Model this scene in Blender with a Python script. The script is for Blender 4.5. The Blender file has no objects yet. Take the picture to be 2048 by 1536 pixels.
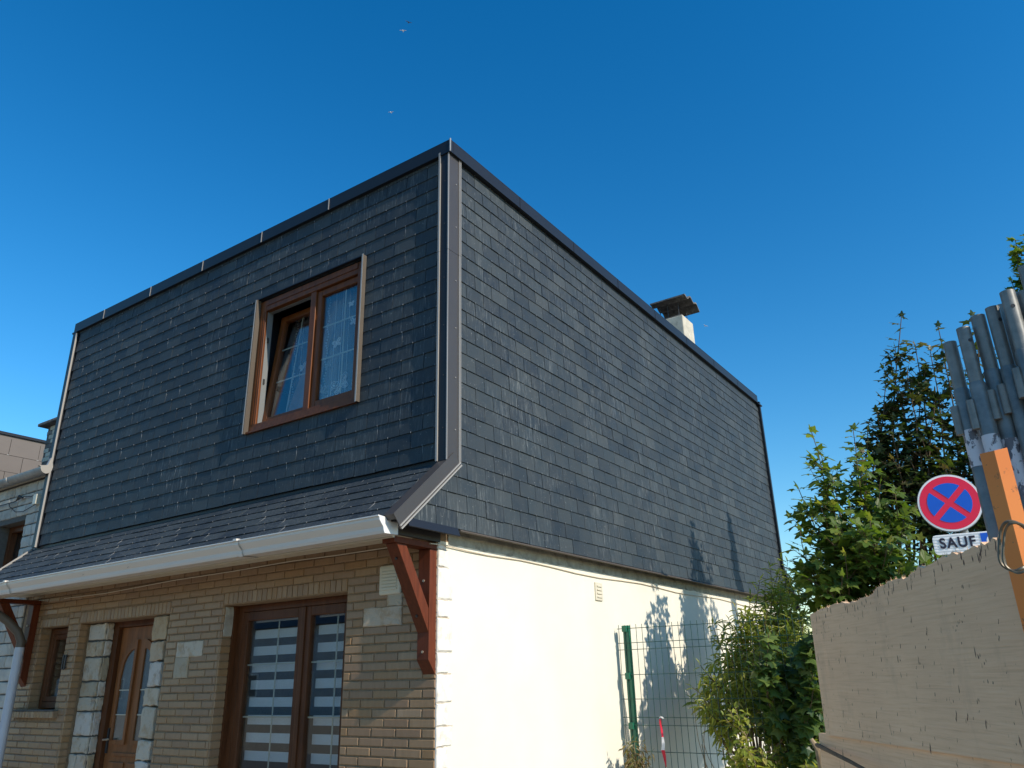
import bpy, math, random
import numpy as np
from mathutils import Matrix, Vector
random.seed(7); rng = np.random.default_rng(7)
sc = bpy.context.scene
# ---------------------------------------------------------------- camera
CAM = Vector((3.57603, -4.28870, 1.6))
ROT = Matrix(((0.8233502979854342, 0.22007355263202802, 0.5231270574527901),
              (0.5670518934582369, -0.2810352340832696, -0.7742553502102457),
              (-0.02337599051858692, 0.934123561760263, -0.35618356844693866)))
cd = bpy.data.cameras.new('camera'); cam = bpy.data.objects.new('camera', cd)
sc.collection.objects.link(cam)
cam.matrix_world = Matrix.Translation(CAM) @ ROT.to_4x4()
cd.sensor_width = 36; cd.lens = 1543.2 / 2048 * 36; cd.clip_end = 3000; cd.clip_start = 0.05
sc.camera = cam
# ---------------------------------------------------------------- light
SUN = Vector((1.0, -0.115, 0.68)).normalized()
el = math.asin(SUN.z); az = math.atan2(SUN.x, SUN.y)
w = bpy.data.worlds.new('World'); sc.world = w; w.use_nodes = True
wn = w.node_tree; wn.nodes.clear()
sky = wn.nodes.new('ShaderNodeTexSky'); sky.sky_type = 'NISHITA'; sky.sun_disc = False
sky.sun_elevation = el; sky.sun_rotation = az
sky.air_density = 1.25; sky.dust_density = 0.1; sky.ozone_density = 3.2; sky.altitude = 0
bg = wn.nodes.new('ShaderNodeBackground'); bg.inputs[1].default_value = 0.132
wo = wn.nodes.new('ShaderNodeOutputWorld')
hs = wn.nodes.new('ShaderNodeHueSaturation'); hs.inputs['Saturation'].default_value = 1.40; hs.inputs['Hue'].default_value = 0.4945
wn.links.new(sky.outputs[0], hs.inputs['Color']); gm = wn.nodes.new('ShaderNodeGamma'); gm.inputs[1].default_value = 1.15
wn.links.new(hs.outputs[0], gm.inputs[0]); wn.links.new(gm.outputs[0], bg.inputs[0]); wn.links.new(bg.outputs[0], wo.inputs[0])
sl = bpy.data.lights.new('sun', 'SUN'); sl.energy = 4.9; sl.angle = math.radians(0.5); sl.color = (1.0, 0.90, 0.76)
so = bpy.data.objects.new('sun', sl); sc.collection.objects.link(so)
so.rotation_euler = SUN.to_track_quat('Z', 'Y').to_euler(); so.location = SUN * 30
sc.view_settings.view_transform = 'Standard'; sc.view_settings.look = 'None'
sc.view_settings.exposure = 0.08; sc.view_settings.gamma = 1; sc.view_settings.use_curve_mapping = False

# ---------------------------------------------------------------- projection helpers (modelling aid only)
F = 1543.2; RT = ROT.transposed()
def proj(p):
    v = RT @ (Vector(p) - CAM)
    if v.z > -0.05: return None
    return (1024 + F * v.x / -v.z, 768 - F * v.y / -v.z)
def ray(px, py): return ROT @ Vector(((px - 1024) / F, -(py - 768) / F, -1))
def at(px, py, d):
    r = ray(px, py); h = math.hypot(r.x, r.y); return CAM + r * (d / h)
def seen_area(vs):
    q = [proj(v) for v in vs]
    if any(a is None for a in q): return 0
    xs = [a[0] for a in q]; ys = [a[1] for a in q]
    if max(xs) < 0 or min(xs) > 2048 or max(ys) < 0 or min(ys) > 1536: return 0
    x0, x1 = max(0, min(xs)), min(2048, max(xs)); y0, y1 = max(0, min(ys)), min(1536, max(ys))
    return (x1 - x0) * (y1 - y0)

# ---------------------------------------------------------------- materials
def newmat(name):
    m = bpy.data.materials.new(name); m.use_nodes = True
    nt = m.node_tree; nt.nodes.clear()
    out = nt.nodes.new('ShaderNodeOutputMaterial'); b = nt.nodes.new('ShaderNodeBsdfPrincipled')
    nt.links.new(b.outputs[0], out.inputs[0]); return m, nt, b, out
def N(nt, t, **k):
    n = nt.nodes.new(t)
    for a, v in k.items():
        if a.startswith('i_'):
            key = a[2:]; key = int(key) if key.isdigit() else key.replace('_', ' ')
            n.inputs[key].default_value = v
        else: setattr(n, a, v)
    return n
def L(nt, a, b): nt.links.new(a, b)
def rnd_node(nt):
    g = N(nt, 'ShaderNodeNewGeometry'); o = N(nt, 'ShaderNodeObjectInfo')
    a = N(nt, 'ShaderNodeMath', operation='ADD'); L(nt, g.outputs['Random Per Island'], a.inputs[0]); L(nt, o.outputs['Random'], a.inputs[1])
    f = N(nt, 'ShaderNodeMath', operation='FRACT'); L(nt, a.outputs[0], f.inputs[0]); return f.outputs[0]
def noise(nt, scale, detail=4, vec=None, stretch=None, rough=0.6):
    g = N(nt, 'ShaderNodeNewGeometry'); v = g.outputs['Position']
    if stretch:
        mp = N(nt, 'ShaderNodeMapping'); mp.inputs['Scale'].default_value = stretch; L(nt, v, mp.inputs[0]); v = mp.outputs[0]
    n = N(nt, 'ShaderNodeTexNoise'); n.inputs['Scale'].default_value = scale; n.inputs['Detail'].default_value = detail
    n.inputs['Roughness'].default_value = rough; L(nt, v, n.inputs['Vector']); return n.outputs['Fac']
def ramp(nt, fac, stops):
    r = N(nt, 'ShaderNodeValToRGB'); e = r.color_ramp.elements
    while len(e) < len(stops): e.new(0.5)
    for i, (p, c) in enumerate(stops):
        e[i].position = p; e[i].color = (*c, 1) if not isinstance(c, (int, float)) else (c, c, c, 1)
    L(nt, fac, r.inputs[0]); return r.outputs[0]
def mixc(nt, fac, a, b, mode='MIX'):
    m = N(nt, 'ShaderNodeMix', data_type='RGBA', blend_type=mode)
    for i, v in ((0, fac), (6, a), (7, b)):
        if isinstance(v, (int, float)): m.inputs[i].default_value = v
        elif isinstance(v, tuple): m.inputs[i].default_value = (*v, 1)
        else: L(nt, v, m.inputs[i])
    return m.outputs[2]
def bump(nt, b, h, strength=0.3, dist=0.005):
    n = N(nt, 'ShaderNodeBump'); n.inputs['Strength'].default_value = strength; n.inputs['Distance'].default_value = dist
    L(nt, h, n.inputs['Height']); L(nt, n.outputs[0], b.inputs['Normal'])
def simple(name, col, rough=0.6, metal=0.0, var=0.15, scale=8, bs=0.15, spec=0.5, stretch=None, rand=0.0, dirt=None, dscale=3):
    m, nt, b, o = newmat(name)
    n = noise(nt, scale, 5, stretch=stretch)
    lo = tuple(c * (1 - var) for c in col); hi = tuple(min(1, c * (1 + var)) for c in col)
    c = ramp(nt, n, [(0.3, lo), (0.7, hi)])
    if rand:
        r = rnd_node(nt); k = ramp(nt, r, [(0, 1 - rand), (1, 1.0)]); c = mixc(nt, 1.0, c, k, 'MULTIPLY')
    if dirt:
        n2 = noise(nt, dscale, 7); f = ramp(nt, n2, [(0.55, 0.0), (0.72, 0.8)]); c = mixc(nt, f, c, dirt)
    L(nt, c, b.inputs['Base Color']); b.inputs['Roughness'].default_value = rough; b.inputs['Metallic'].default_value = metal
    b.inputs['Specular IOR Level'].default_value = spec
    if bs: bump(nt, b, noise(nt, scale * 6, 4, stretch=stretch), bs, 0.003)
    return m
M = {}
def slate_mat():
    m, nt, b, o = newmat('natural slate')
    r = rnd_node(nt)
    base = ramp(nt, r, [(0, (0.022, 0.030, 0.039)), (0.5, (0.030, 0.040, 0.049)), (0.85, (0.038, 0.049, 0.056)), (1, (0.052, 0.062, 0.067))])
    n1 = noise(nt, 7, 6)
    base = mixc(nt, ramp(nt, n1, [(0.35, 0.0), (0.7, 0.55)]), base, (0.048, 0.057, 0.062))
    st = noise(nt, 6, 8, stretch=(9, 9, 0.9), rough=0.7)
    f = ramp(nt, st, [(0.52, 0.0), (0.70, 0.5)])
    big = noise(nt, 1.3, 3); gate = ramp(nt, big, [(0.42, 0.0), (0.62, 1.0)])
    ff = N(nt, 'ShaderNodeMath', operation='MULTIPLY'); L(nt, f, ff.inputs[0]); L(nt, gate, ff.inputs[1])
    base = mixc(nt, ff.outputs[0], base, (0.24, 0.26, 0.26))
    sp = noise(nt, 55, 2); base = mixc(nt, ramp(nt, sp, [(0.68, 0.0), (0.74, 0.4)]), base, (0.34, 0.36, 0.36))
    L(nt, base, b.inputs['Base Color'])
    L(nt, ramp(nt, n1, [(0.3, 0.5), (0.7, 0.65)]), b.inputs['Roughness']); b.inputs['Specular IOR Level'].default_value = 0.22
    bump(nt, b, noise(nt, 26, 6, stretch=(1, 1, 0.5)), 0.4, 0.004); return m
M['slate'] = slate_mat()
def brick_mat():
    m, nt, b, o = newmat('ochre glazed brick')
    r = rnd_node(nt)
    c = ramp(nt, r, [(0, (0.275, 0.170, 0.098)), (0.35, (0.315, 0.198, 0.115)), (0.7, (0.345, 0.220, 0.120)), (0.9, (0.31, 0.175, 0.078)), (1, (0.38, 0.255, 0.155))])
    n = noise(nt, 30, 5, stretch=(1, 1, 0.25)); c = mixc(nt, ramp(nt, n, [(0.35, 0.0), (0.75, 0.4)]), c, (0.19, 0.12, 0.055))
    L(nt, c, b.inputs['Base Color']); b.inputs['Roughness'].default_value = 0.42; b.inputs['Specular IOR Level'].default_value = 0.5
    bump(nt, b, noise(nt, 70, 4, stretch=(1, 1, 0.2)), 0.35, 0.002); return m
M['brick'] = brick_mat()
M['mortar'] = simple('brick mortar', (0.25, 0.17, 0.10), 0.9, var=0.25, scale=25)
M['cream'] = simple('cream render', (0.74, 0.70, 0.585), 0.9, var=0.05, scale=1.6, bs=0.25)
M['parge'] = simple('rough grey parging', (0.36, 0.35, 0.29), 0.95, var=0.3, scale=9, bs=0.9, dirt=(0.12, 0.10, 0.07), dscale=7)
M['quoin'] = simple('whitewashed quoin', (0.72, 0.685, 0.61), 0.85, var=0.06, scale=10, bs=0.5, dirt=(0.50, 0.42, 0.33), dscale=11)
def stone_mat():
    m, nt, b, o = newmat('pale rubble stone')
    c = ramp(nt, rnd_node(nt), [(0, (0.36, 0.30, 0.21)), (0.3, (0.50, 0.44, 0.35)), (0.6, (0.55, 0.52, 0.48)), (0.8, (0.42, 0.29, 0.15)), (1, (0.52, 0.46, 0.37))])
    v_ = noise(nt, 7, 7, rough=0.7); c = mixc(nt, ramp(nt, v_, [(0.50, 0.0), (0.62, 0.6)]), c, (0.34, 0.22, 0.11))
    k_ = noise(nt, 13, 6, stretch=(1, 1, .5), rough=0.7); c = mixc(nt, ramp(nt, k_, [(0.58, 0.0), (0.66, 0.55)]), c, (0.16, 0.13, 0.10))
    L(nt, c, b.inputs['Base Color']); b.inputs['Roughness'].default_value = 0.7; bump(nt, b, noise(nt, 22, 6), 0.9, 0.01); return m
M['stone'] = stone_mat()
M['stonegrey'] = simple('grey painted stone', (0.56, 0.52, 0.45), 0.8, var=0.15, scale=7, bs=0.7, rand=0.3, dirt=(0.24, 0.22, 0.19), dscale=5)
M['stonejoint'] = simple('dark stone joint', (0.10, 0.095, 0.085), 0.95, var=0.2, scale=20)
M['pvc'] = simple('white gutter pvc', (0.66, 0.62, 0.57), 0.4, var=0.03, scale=2, bs=0.0)
M['soffit'] = simple('cream soffit pvc', (0.62, 0.57, 0.45), 0.5, var=0.04, scale=3, bs=0.0)
M['redwood'] = simple('red brown stained timber', (0.115, 0.027, 0.010), 0.5, var=0.25, scale=5, stretch=(8, 8, 1), bs=0.2, spec=0.22)
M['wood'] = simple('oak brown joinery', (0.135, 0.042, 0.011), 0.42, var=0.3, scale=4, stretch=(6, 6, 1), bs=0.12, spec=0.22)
M['wooddark'] = simple('dark brown frame joinery', (0.095, 0.034, 0.013), 0.42, var=0.3, scale=4, stretch=(6, 6, 1), bs=0.12, spec=0.22)  # deeper brown than the wood of the upper window
M['doorwood'] = simple('door timber', (0.23, 0.088, 0.030), 0.4, var=0.25, scale=3, stretch=(7, 7, 1), bs=0.12, spec=0.22)
M['anth'] = simple('anthracite steel flashing', (0.014, 0.016, 0.021), 0.42, var=0.1, scale=3, bs=0.05, spec=0.3)
M['greytrim'] = simple('grey brown coated aluminium', (0.048, 0.043, 0.041), 0.45, var=0.06, scale=3, bs=0.0)
M['lighttrim'] = simple('pale aluminium edge', (0.30, 0.285, 0.265), 0.35, var=0.05, scale=3, bs=0.0)
M['taupe'] = simple('taupe facade panel', (0.15, 0.128, 0.112), 0.75, var=0.06, scale=2, bs=0.1, rand=0.08)
M['steelhook'] = simple('stainless hook', (0.27, 0.28, 0.29), 0.45, metal=0.3, var=0.05, bs=0.0)
M['zinc'] = simple('weathered zinc', (0.33, 0.335, 0.33), 0.55, metal=0.3, var=0.2, scale=9, bs=0.1)
M['casing'] = simple('beige aluminium reveal', (0.092, 0.074, 0.057), 0.5, var=0.05, scale=3, bs=0.0)
M['concrete'] = simple('weathered concrete', (0.50, 0.47, 0.385), 0.9, var=0.15, scale=9, bs=0.6, dirt=(0.20, 0.18, 0.14), dscale=8)
M['capmat'] = simple('dark lichened cap', (0.11, 0.105, 0.10), 0.9, var=0.5, scale=14, bs=0.8, dirt=(0.35, 0.34, 0.31), dscale=16)
M['iron'] = simple('dark iron', (0.03, 0.028, 0.028), 0.5, var=0.2)
M['brass'] = simple('bright bolt steel', (0.42, 0.33, 0.24), 0.4, metal=0.6, var=0.1)
M['green'] = simple('green coated steel', (0.010, 0.125, 0.070), 0.35, var=0.12, scale=6, bs=0.0)
M['wiregreen'] = simple('green coated wire', (0.012, 0.06, 0.042), 0.4, var=0.2, scale=15, bs=0.0)
M['cable'] = simple('cream cable', (0.60, 0.52, 0.40), 0.5, var=0.05, bs=0.0)
M['cabledark'] = simple('black cable', (0.03, 0.03, 0.03), 0.5, bs=0.0)
M['white'] = simple('white plastic', (0.70, 0.70, 0.69), 0.4, var=0.03, bs=0.0)
M['pipewhite'] = simple('white drainpipe', (0.45, 0.47, 0.52), 0.4, var=0.05, bs=0.0)
M['signwhite'] = simple('sign white film', (0.90, 0.90, 0.90), 0.3, var=0.02, bs=0.0)
M['signred'] = simple('sign red film', (0.85, 0.010, 0.06), 0.3, var=0.03, bs=0.0)
M['signblue'] = simple('sign blue film', (0.004, 0.105, 0.62), 0.3, var=0.03, bs=0.0)
M['signblack'] = simple('sign black film', (0.02, 0.015, 0.035), 0.4, var=0.05, bs=0.0)
M['signgrey'] = simple('sign aluminium rim', (0.36, 0.38, 0.40), 0.4, metal=0.3, var=0.05, bs=0.0)
M['bird'] = simple('gull plumage', (0.75, 0.75, 0.76), 0.7, bs=0.0)
M['birddark'] = simple('dark gull plumage', (0.06, 0.07, 0.10), 0.7, bs=0.0)
M['tapered'] = simple('red barrier film', (0.75, 0.02, 0.05), 0.4, bs=0.0)
M['tapewhite'] = simple('white barrier film', (0.78, 0.76, 0.76), 0.4, bs=0.0)
M['bark'] = simple('brown twig bark', (0.11, 0.075, 0.045), 0.9, var=0.3, scale=30, bs=0.4)
M['barkpale'] = simple('dry pale stem', (0.30, 0.22, 0.13), 0.9, var=0.3, scale=30, bs=0.3)
M['asphalt'] = simple('asphalt', (0.085, 0.078, 0.070), 0.9, var=0.3, scale=40, bs=0.6)
M['paving'] = simple('concrete paving', (0.36, 0.30, 0.22), 0.9, var=0.15, scale=12, bs=0.4)
M['earth'] = simple('dry earth', (0.20, 0.17, 0.12), 0.95, var=0.3, scale=5, bs=0.6)
M['housewall'] = simple('white rendered wall', (0.72, 0.70, 0.66), 0.9, var=0.05)
M['rooftile'] = simple('brown roof tile', (0.22, 0.11, 0.07), 0.8, var=0.3, scale=6)
M['rowwall'] = simple('blue grey render', (0.42, 0.46, 0.50), 0.9, var=0.1)
M['gouge'] = simple('dark split timber', (0.11, 0.075, 0.058), 0.95, var=0.3)
M['rebate'] = simple('grey white frame rebate', (0.17, 0.18, 0.18), 0.5, var=0.03, bs=0.0)
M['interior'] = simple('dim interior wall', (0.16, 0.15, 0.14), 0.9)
M['blind'] = simple('white blind fabric', (0.62, 0.64, 0.66), 0.7, var=0.03, bs=0.0)
M['lace'] = simple('white lace thread', (0.80, 0.82, 0.84), 0.8, var=0.05, bs=0.0)
M['muntin'] = simple('pale glazing bar', (0.50, 0.47, 0.38), 0.35, var=0.03, bs=0.0)
M['yellow'] = simple('pale yellow label', (0.60, 0.60, 0.30), 0.6, var=0.1, bs=0.0)
M['rope'] = simple('olive steel strapping', (0.15, 0.125, 0.085), 0.4, var=0.2, bs=0.0, metal=0.3)

def galv_mat():
    m, nt, b, o = newmat('galvanised steel')
    n = noise(nt, 22, 6); c = ramp(nt, n, [(0.25, (0.13, 0.13, 0.122)), (0.75, (0.27, 0.268, 0.25))])
    n2 = noise(nt, 90, 4); c = mixc(nt, ramp(nt, n2, [(0.62, 0.0), (0.7, 0.5)]), c, (0.12, 0.12, 0.12))
    L(nt, c, b.inputs['Base Color']); b.inputs['Metallic'].default_value = 0.25
    L(nt, ramp(nt, n, [(0.3, 0.36), (0.7, 0.55)]), b.inputs['Roughness']); bump(nt, b, n2, 0.15, 0.001); return m
M['galv'] = galv_mat()
def paint_mat():
    m, nt, b, o = newmat('flaking white paint on steel')
    n = noise(nt, 34, 6, stretch=(1, 1, 0.6), rough=0.65); f = ramp(nt, n, [(0.52, 0.0), (0.55, 1.0)])
    c = mixc(nt, f, (0.62, 0.60, 0.62), (0.13, 0.125, 0.14))
    L(nt, c, b.inputs['Base Color']); b.inputs['Roughness'].default_value = 0.55
    bump(nt, b, f, 0.5, -0.0008); return m
M['flake'] = paint_mat()
def orange_mat():
    m, nt, b, o = newmat('scuffed orange paint')
    n = noise(nt, 9, 7, rough=0.7); c = ramp(nt, noise(nt, 3, 3), [(0.3, (0.80, 0.205, 0.028)), (0.7, (0.88, 0.27, 0.05))])
    c = mixc(nt, ramp(nt, n, [(0.565, 0.0), (0.61, 0.9)]), c, (0.12, 0.06, 0.035))
    n3 = noise(nt, 60, 3); c = mixc(nt, ramp(nt, n3, [(0.68, 0.0), (0.72, 0.6)]), c, (0.12, 0.07, 0.05))
    L(nt, c, b.inputs['Base Color']); b.inputs['Roughness'].default_value = 0.5; return m
M['orange'] = orange_mat()
def ply_mat():
    m, nt, b, o = newmat('weathered timber sheet')
    tc = N(nt, 'ShaderNodeTexCoord')
    def nz(scale, stretch, detail=6, rough=0.65, off=0):
        mp = N(nt, 'ShaderNodeMapping'); mp.inputs['Scale'].default_value = stretch; mp.inputs['Location'].default_value = (off, off, off)
        L(nt, tc.outputs['Object'], mp.inputs[0])
        n = N(nt, 'ShaderNodeTexNoise'); n.inputs['Scale'].default_value = scale; n.inputs['Detail'].default_value = detail
        n.inputs['Roughness'].default_value = rough; L(nt, mp.outputs[0], n.inputs['Vector']); return n.outputs['Fac']
    grain = nz(7, (0.6, 1, 16)); c = ramp(nt, grain, [(0.25, (0.64, 0.41, 0.235)), (0.5, (0.80, 0.53, 0.32)), (0.8, (0.86, 0.60, 0.38))])
    big = nz(1.6, (1, 1, 1.4), 4); c = mixc(nt, ramp(nt, big, [(0.35, 0.0), (0.7, 0.5)]), c, (0.64, 0.41, 0.245))
    # gouges: short upright scars, with real relief from the bump below
    g1 = nz(11, (3.4, 1, 0.8), 5, 0.62, 4.0); f1 = ramp(nt, g1, [(0.665, 0.0), (0.70, 0.85)])
    g2 = nz(26, (2.6, 1, 0.8), 4, 0.6, 9.0); f2 = ramp(nt, g2, [(0.68, 0.0), (0.72, 0.8)])
    mx = N(nt, 'ShaderNodeMath', operation='MAXIMUM'); L(nt, f1, mx.inputs[0]); L(nt, f2, mx.inputs[1])
    c = mixc(nt, mx.outputs[0], c, (0.085, 0.055, 0.045))
    st_ = nz(2.2, (2.2, 1, 0.8), 6, 0.7, 6.0); c = mixc(nt, ramp(nt, st_, [(0.56, 0.0), (0.74, 0.3)]), c, (0.30, 0.21, 0.14))
    ln = nz(5, (0.25, 1, 55), 5, 0.6, 2.0); c = mixc(nt, ramp(nt, ln, [(0.62, 0.0), (0.72, 0.45)]), c, (0.14, 0.10, 0.08))
    L(nt, c, b.inputs['Base Color']); b.inputs['Roughness'].default_value = 0.85
    inv = N(nt, 'ShaderNodeMath', operation='SUBTRACT'); L(nt, grain, inv.inputs[0]); L(nt, mx.outputs[0], inv.inputs[1])
    bump(nt, b, inv.outputs[0], 0.5, 0.003); return m
M['ply'] = ply_mat()
def leaf_mat(name, cols, trans=0.35):
    m, nt, b, o = newmat(name)
    r = rnd_node(nt); c = ramp(nt, r, cols)
    n = noise(nt, 40, 3); c = mixc(nt, ramp(nt, n, [(0.35, 0.0), (0.7, 0.35)]), c, cols[0][1])
    L(nt, c, b.inputs['Base Color']); b.inputs['Roughness'].default_value = 0.42; b.inputs['Specular IOR Level'].default_value = 0.35
    t = N(nt, 'ShaderNodeBsdfTranslucent'); L(nt, mixc(nt, 1.0, c, (1.5, 1.5, 0.5), 'MULTIPLY'), t.inputs[0])
    ms = N(nt, 'ShaderNodeMixShader'); ms.inputs[0].default_value = trans
    L(nt, b.outputs[0], ms.inputs[1]); L(nt, t.outputs[0], ms.inputs[2]); L(nt, ms.outputs[0], o.inputs[0]); return m
M['maple'] = leaf_mat('maple leaf', [(0, (0.075, 0.13, 0.025)), (0.6, (0.13, 0.20, 0.04)), (0.9, (0.20, 0.26, 0.055)), (1, (0.30, 0.30, 0.07))], 0.45)
M['darkleaf'] = leaf_mat('dark maple leaf', [(0, (0.026, 0.048, 0.018)), (0.55, (0.055, 0.090, 0.025)), (0.85, (0.10, 0.13, 0.038)), (0.95, (0.15, 0.13, 0.06)), (1, (0.20, 0.15, 0.08))], 0.32)
M['lance'] = leaf_mat('narrow shrub leaf', [(0, (0.14, 0.19, 0.035)), (0.5, (0.23, 0.27, 0.055)), (0.9, (0.36, 0.37, 0.09)), (1, (0.45, 0.38, 0.12))], 0.5)
M['ivy'] = leaf_mat('broad dark leaf', [(0, (0.035, 0.075, 0.022)), (0.6, (0.08, 0.14, 0.035)), (1, (0.19, 0.24, 0.055))], 0.35)
M['dry'] = leaf_mat('dry weed leaf', [(0, (0.16, 0.10, 0.04)), (0.5, (0.20, 0.17, 0.06)), (1, (0.12, 0.15, 0.05))], 0.3)
def glass_mat(name, k=1.0, tint=(0.92, 0.95, 0.95)):
    m = bpy.data.materials.new(name); m.use_nodes = True; nt = m.node_tree; nt.nodes.clear()
    out = nt.nodes.new('ShaderNodeOutputMaterial'); tr = N(nt, 'ShaderNodeBsdfTransparent'); tr.inputs[0].default_value = (*tint, 1)
    gl = N(nt, 'ShaderNodeBsdfGlossy'); gl.inputs['Roughness'].default_value = 0.01
    g_ = N(nt, 'ShaderNodeNewGeometry'); dt = N(nt, 'ShaderNodeVectorMath', operation='DOT_PRODUCT'); L(nt, g_.outputs['Normal'], dt.inputs[0]); L(nt, g_.outputs['Incoming'], dt.inputs[1])
    ab = N(nt, 'ShaderNodeMath', operation='ABSOLUTE'); L(nt, dt.outputs['Value'], ab.inputs[0])
    iv = N(nt, 'ShaderNodeMath', operation='SUBTRACT'); iv.inputs[0].default_value = 1.0; L(nt, ab.outputs[0], iv.inputs[1])
    pw = N(nt, 'ShaderNodeMath', operation='POWER'); L(nt, iv.outputs[0], pw.inputs[0]); pw.inputs[1].default_value = 4.0
    mu = N(nt, 'ShaderNodeMath', operation='MULTIPLY_ADD', use_clamp=True); L(nt, pw.outputs[0], mu.inputs[0]); mu.inputs[1].default_value = 0.9; mu.inputs[2].default_value = 0.085 * k
    ms = N(nt, 'ShaderNodeMixShader'); L(nt, mu.outputs[0], ms.inputs[0]); L(nt, tr.outputs[0], ms.inputs[1]); L(nt, gl.outputs[0], ms.inputs[2])
    L(nt, ms.outputs[0], out.inputs[0]); return m
M['glass'] = glass_mat('double glazing', 1.3)
def veil_mat():
    m = bpy.data.materials.new('sheer net curtain'); m.use_nodes = True; nt = m.node_tree; nt.nodes.clear()
    out = nt.nodes.new('ShaderNodeOutputMaterial'); tr = N(nt, 'ShaderNodeBsdfTransparent'); d = N(nt, 'ShaderNodeBsdfDiffuse'); d.inputs[0].default_value = (0.7, 0.72, 0.75, 1)
    ms = N(nt, 'ShaderNodeMixShader'); ms.inputs[0].default_value = 0.3
    L(nt, tr.outputs[0], ms.inputs[1]); L(nt, d.outputs[0], ms.inputs[2]); L(nt, ms.outputs[0], out.inputs[0]); return m
M['veil'] = veil_mat()
M['drape'] = simple('pinkish drape', (0.42, 0.30, 0.25), 0.8, var=0.1, bs=0.0)

# ---------------------------------------------------------------- mesh helpers
WM = {}
def link(o, parent=None, world=None):
    sc.collection.objects.link(o)
    wm = world or Matrix.Identity(4); WM[o.name] = wm
    if parent is not None:
        o.parent = parent; o.matrix_basis = WM[parent.name].inverted() @ wm
    else: o.matrix_basis = wm
    return o
def tag(o, label=None, cat=None, group=None, kind=None):
    if label: o['label'] = label
    if cat: o['category'] = cat
    if group: o['group'] = group
    if kind: o['kind'] = kind
    return o
def empty(name, loc, label, cat, group=None):
    o = bpy.data.objects.new(name, None); o.empty_display_size = 0.2
    link(o, None, Matrix.Translation(Vector(loc))); return tag(o, label, cat, group)
def mesh_of(name, vs, fs, mat, smooth=False):
    me = bpy.data.meshes.new(name); me.from_pydata([tuple(v) for v in vs], [], fs)
    me.materials.append(M[mat] if isinstance(mat, str) else mat)
    if smooth: me.shade_smooth(); me.set_sharp_from_angle(angle=math.radians(38))
    me.update(); return me
class MB:
    def __init__(s): s.v = []; s.f = []
    def add(s, vs, fs, mtx=None):
        k = len(s.v); s.v += [(mtx @ Vector(v)) if mtx is not None else Vector(v) for v in vs]
        s.f += [tuple(i + k for i in f) for f in fs]; return s
    def box(s, a, b, mtx=None, ch=0.0):
        x0, y0, z0 = a; x1, y1, z1 = b
        vs = [(x, y, z) for x in (x0, x1) for y in (y0, y1) for z in (z0, z1)]
        return s.add(vs, [(0, 1, 3, 2), (4, 6, 7, 5), (0, 4, 5, 1), (2, 3, 7, 6), (0, 2, 6, 4), (1, 5, 7, 3)], mtx)
    def prism(s, poly, o, u, v, n, t0, t1):
        o, u, v, n = map(Vector, (o, u, v, n)); k = len(poly)
        vs = [o + u * p[0] + v * p[1] + n * t0 for p in poly] + [o + u * p[0] + v * p[1] + n * t1 for p in poly]
        fs = [tuple(range(k))[::-1], tuple(range(k, 2 * k))] + [(i, (i + 1) % k, (i + 1) % k + k, i + k) for i in range(k)]
        return s.add(vs, fs)
    def tube(s, pts, rad, seg=8, cap=True):
        pts = [Vector(p) for p in pts]
        if isinstance(rad, (int, float)): rad = [rad] * len(pts)
        k0 = len(s.v); up = Vector((0.123, 0.31, 0.94)).normalized(); ref = None
        for i, p in enumerate(pts):
            d = (pts[min(i + 1, len(pts) - 1)] - pts[max(i - 1, 0)]).normalized()
            if ref is None: ref = d.cross(Vector((0, 0, 1)) if abs(d.z) < 0.9 else Vector((1, 0, 0))).normalized()
            ref = (ref - d * ref.dot(d)).normalized(); b = d.cross(ref)
            for j in range(seg):
                a = 2 * math.pi * j / seg; s.v.append(p + (ref * math.cos(a) + b * math.sin(a)) * rad[i])
        for i in range(len(pts) - 1):
            for j in range(seg):
                a = k0 + i * seg + j; b2 = k0 + i * seg + (j + 1) % seg; s.f.append((a, b2, b2 + seg, a + seg))
        if cap:
            s.f.append(tuple(k0 + j for j in range(seg))[::-1]); e = k0 + (len(pts) - 1) * seg; s.f.append(tuple(e + j for j in range(seg)))
        return s
    def build(s, name, mat, parent=None, smooth=False, origin=None, bevel=0):
        vs = np.array([tuple(v) for v in s.v]); o = Vector(origin) if origin else Vector(((vs.min(0) + vs.max(0)) / 2).tolist())
        me = mesh_of(name, [v - o for v in s.v], s.f, mat, smooth)
        ob = bpy.data.objects.new(name, me); link(ob, parent, Matrix.Translation(o))
        if bevel:
            md = ob.modifiers.new('bevel', 'BEVEL'); md.width = bevel; md.segments = 2; md.limit_method = 'ANGLE'
        return ob
def box(name, a, b, mat, parent=None, bevel=0): return MB().box(a, b).build(name, mat, parent, bevel=bevel)

def emit(pieces, name, mat, parent, nmax=300, rest=None, minpx=0.0):
    """pieces: (key, verts, faces, matrix). The nmax that show largest become objects sharing meshes, the rest one stuff part."""
    cache = {}
    sc_ = []
    for i, (k, vs, fs, mt) in enumerate(pieces):
        sc_.append((seen_area([mt @ Vector(v) for v in vs[:8]]), i))
    sc_.sort(reverse=True); big = set(i for a, i in sc_[:nmax] if a > minpx)
    mb = MB(); objs = []
    for i, (k, vs, fs, mt) in enumerate(pieces):
        if i in big:
            if k not in cache: cache[k] = mesh_of(name, vs, fs, mat)
            o = bpy.data.objects.new(name, cache[k]); link(o, parent, mt); objs.append(o)
        else: mb.add(vs, fs, mt)
    if mb.v:
        r = mb.build(rest or name + '_pieces', mat, parent); tag(r, kind='stuff')
    return objs

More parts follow.
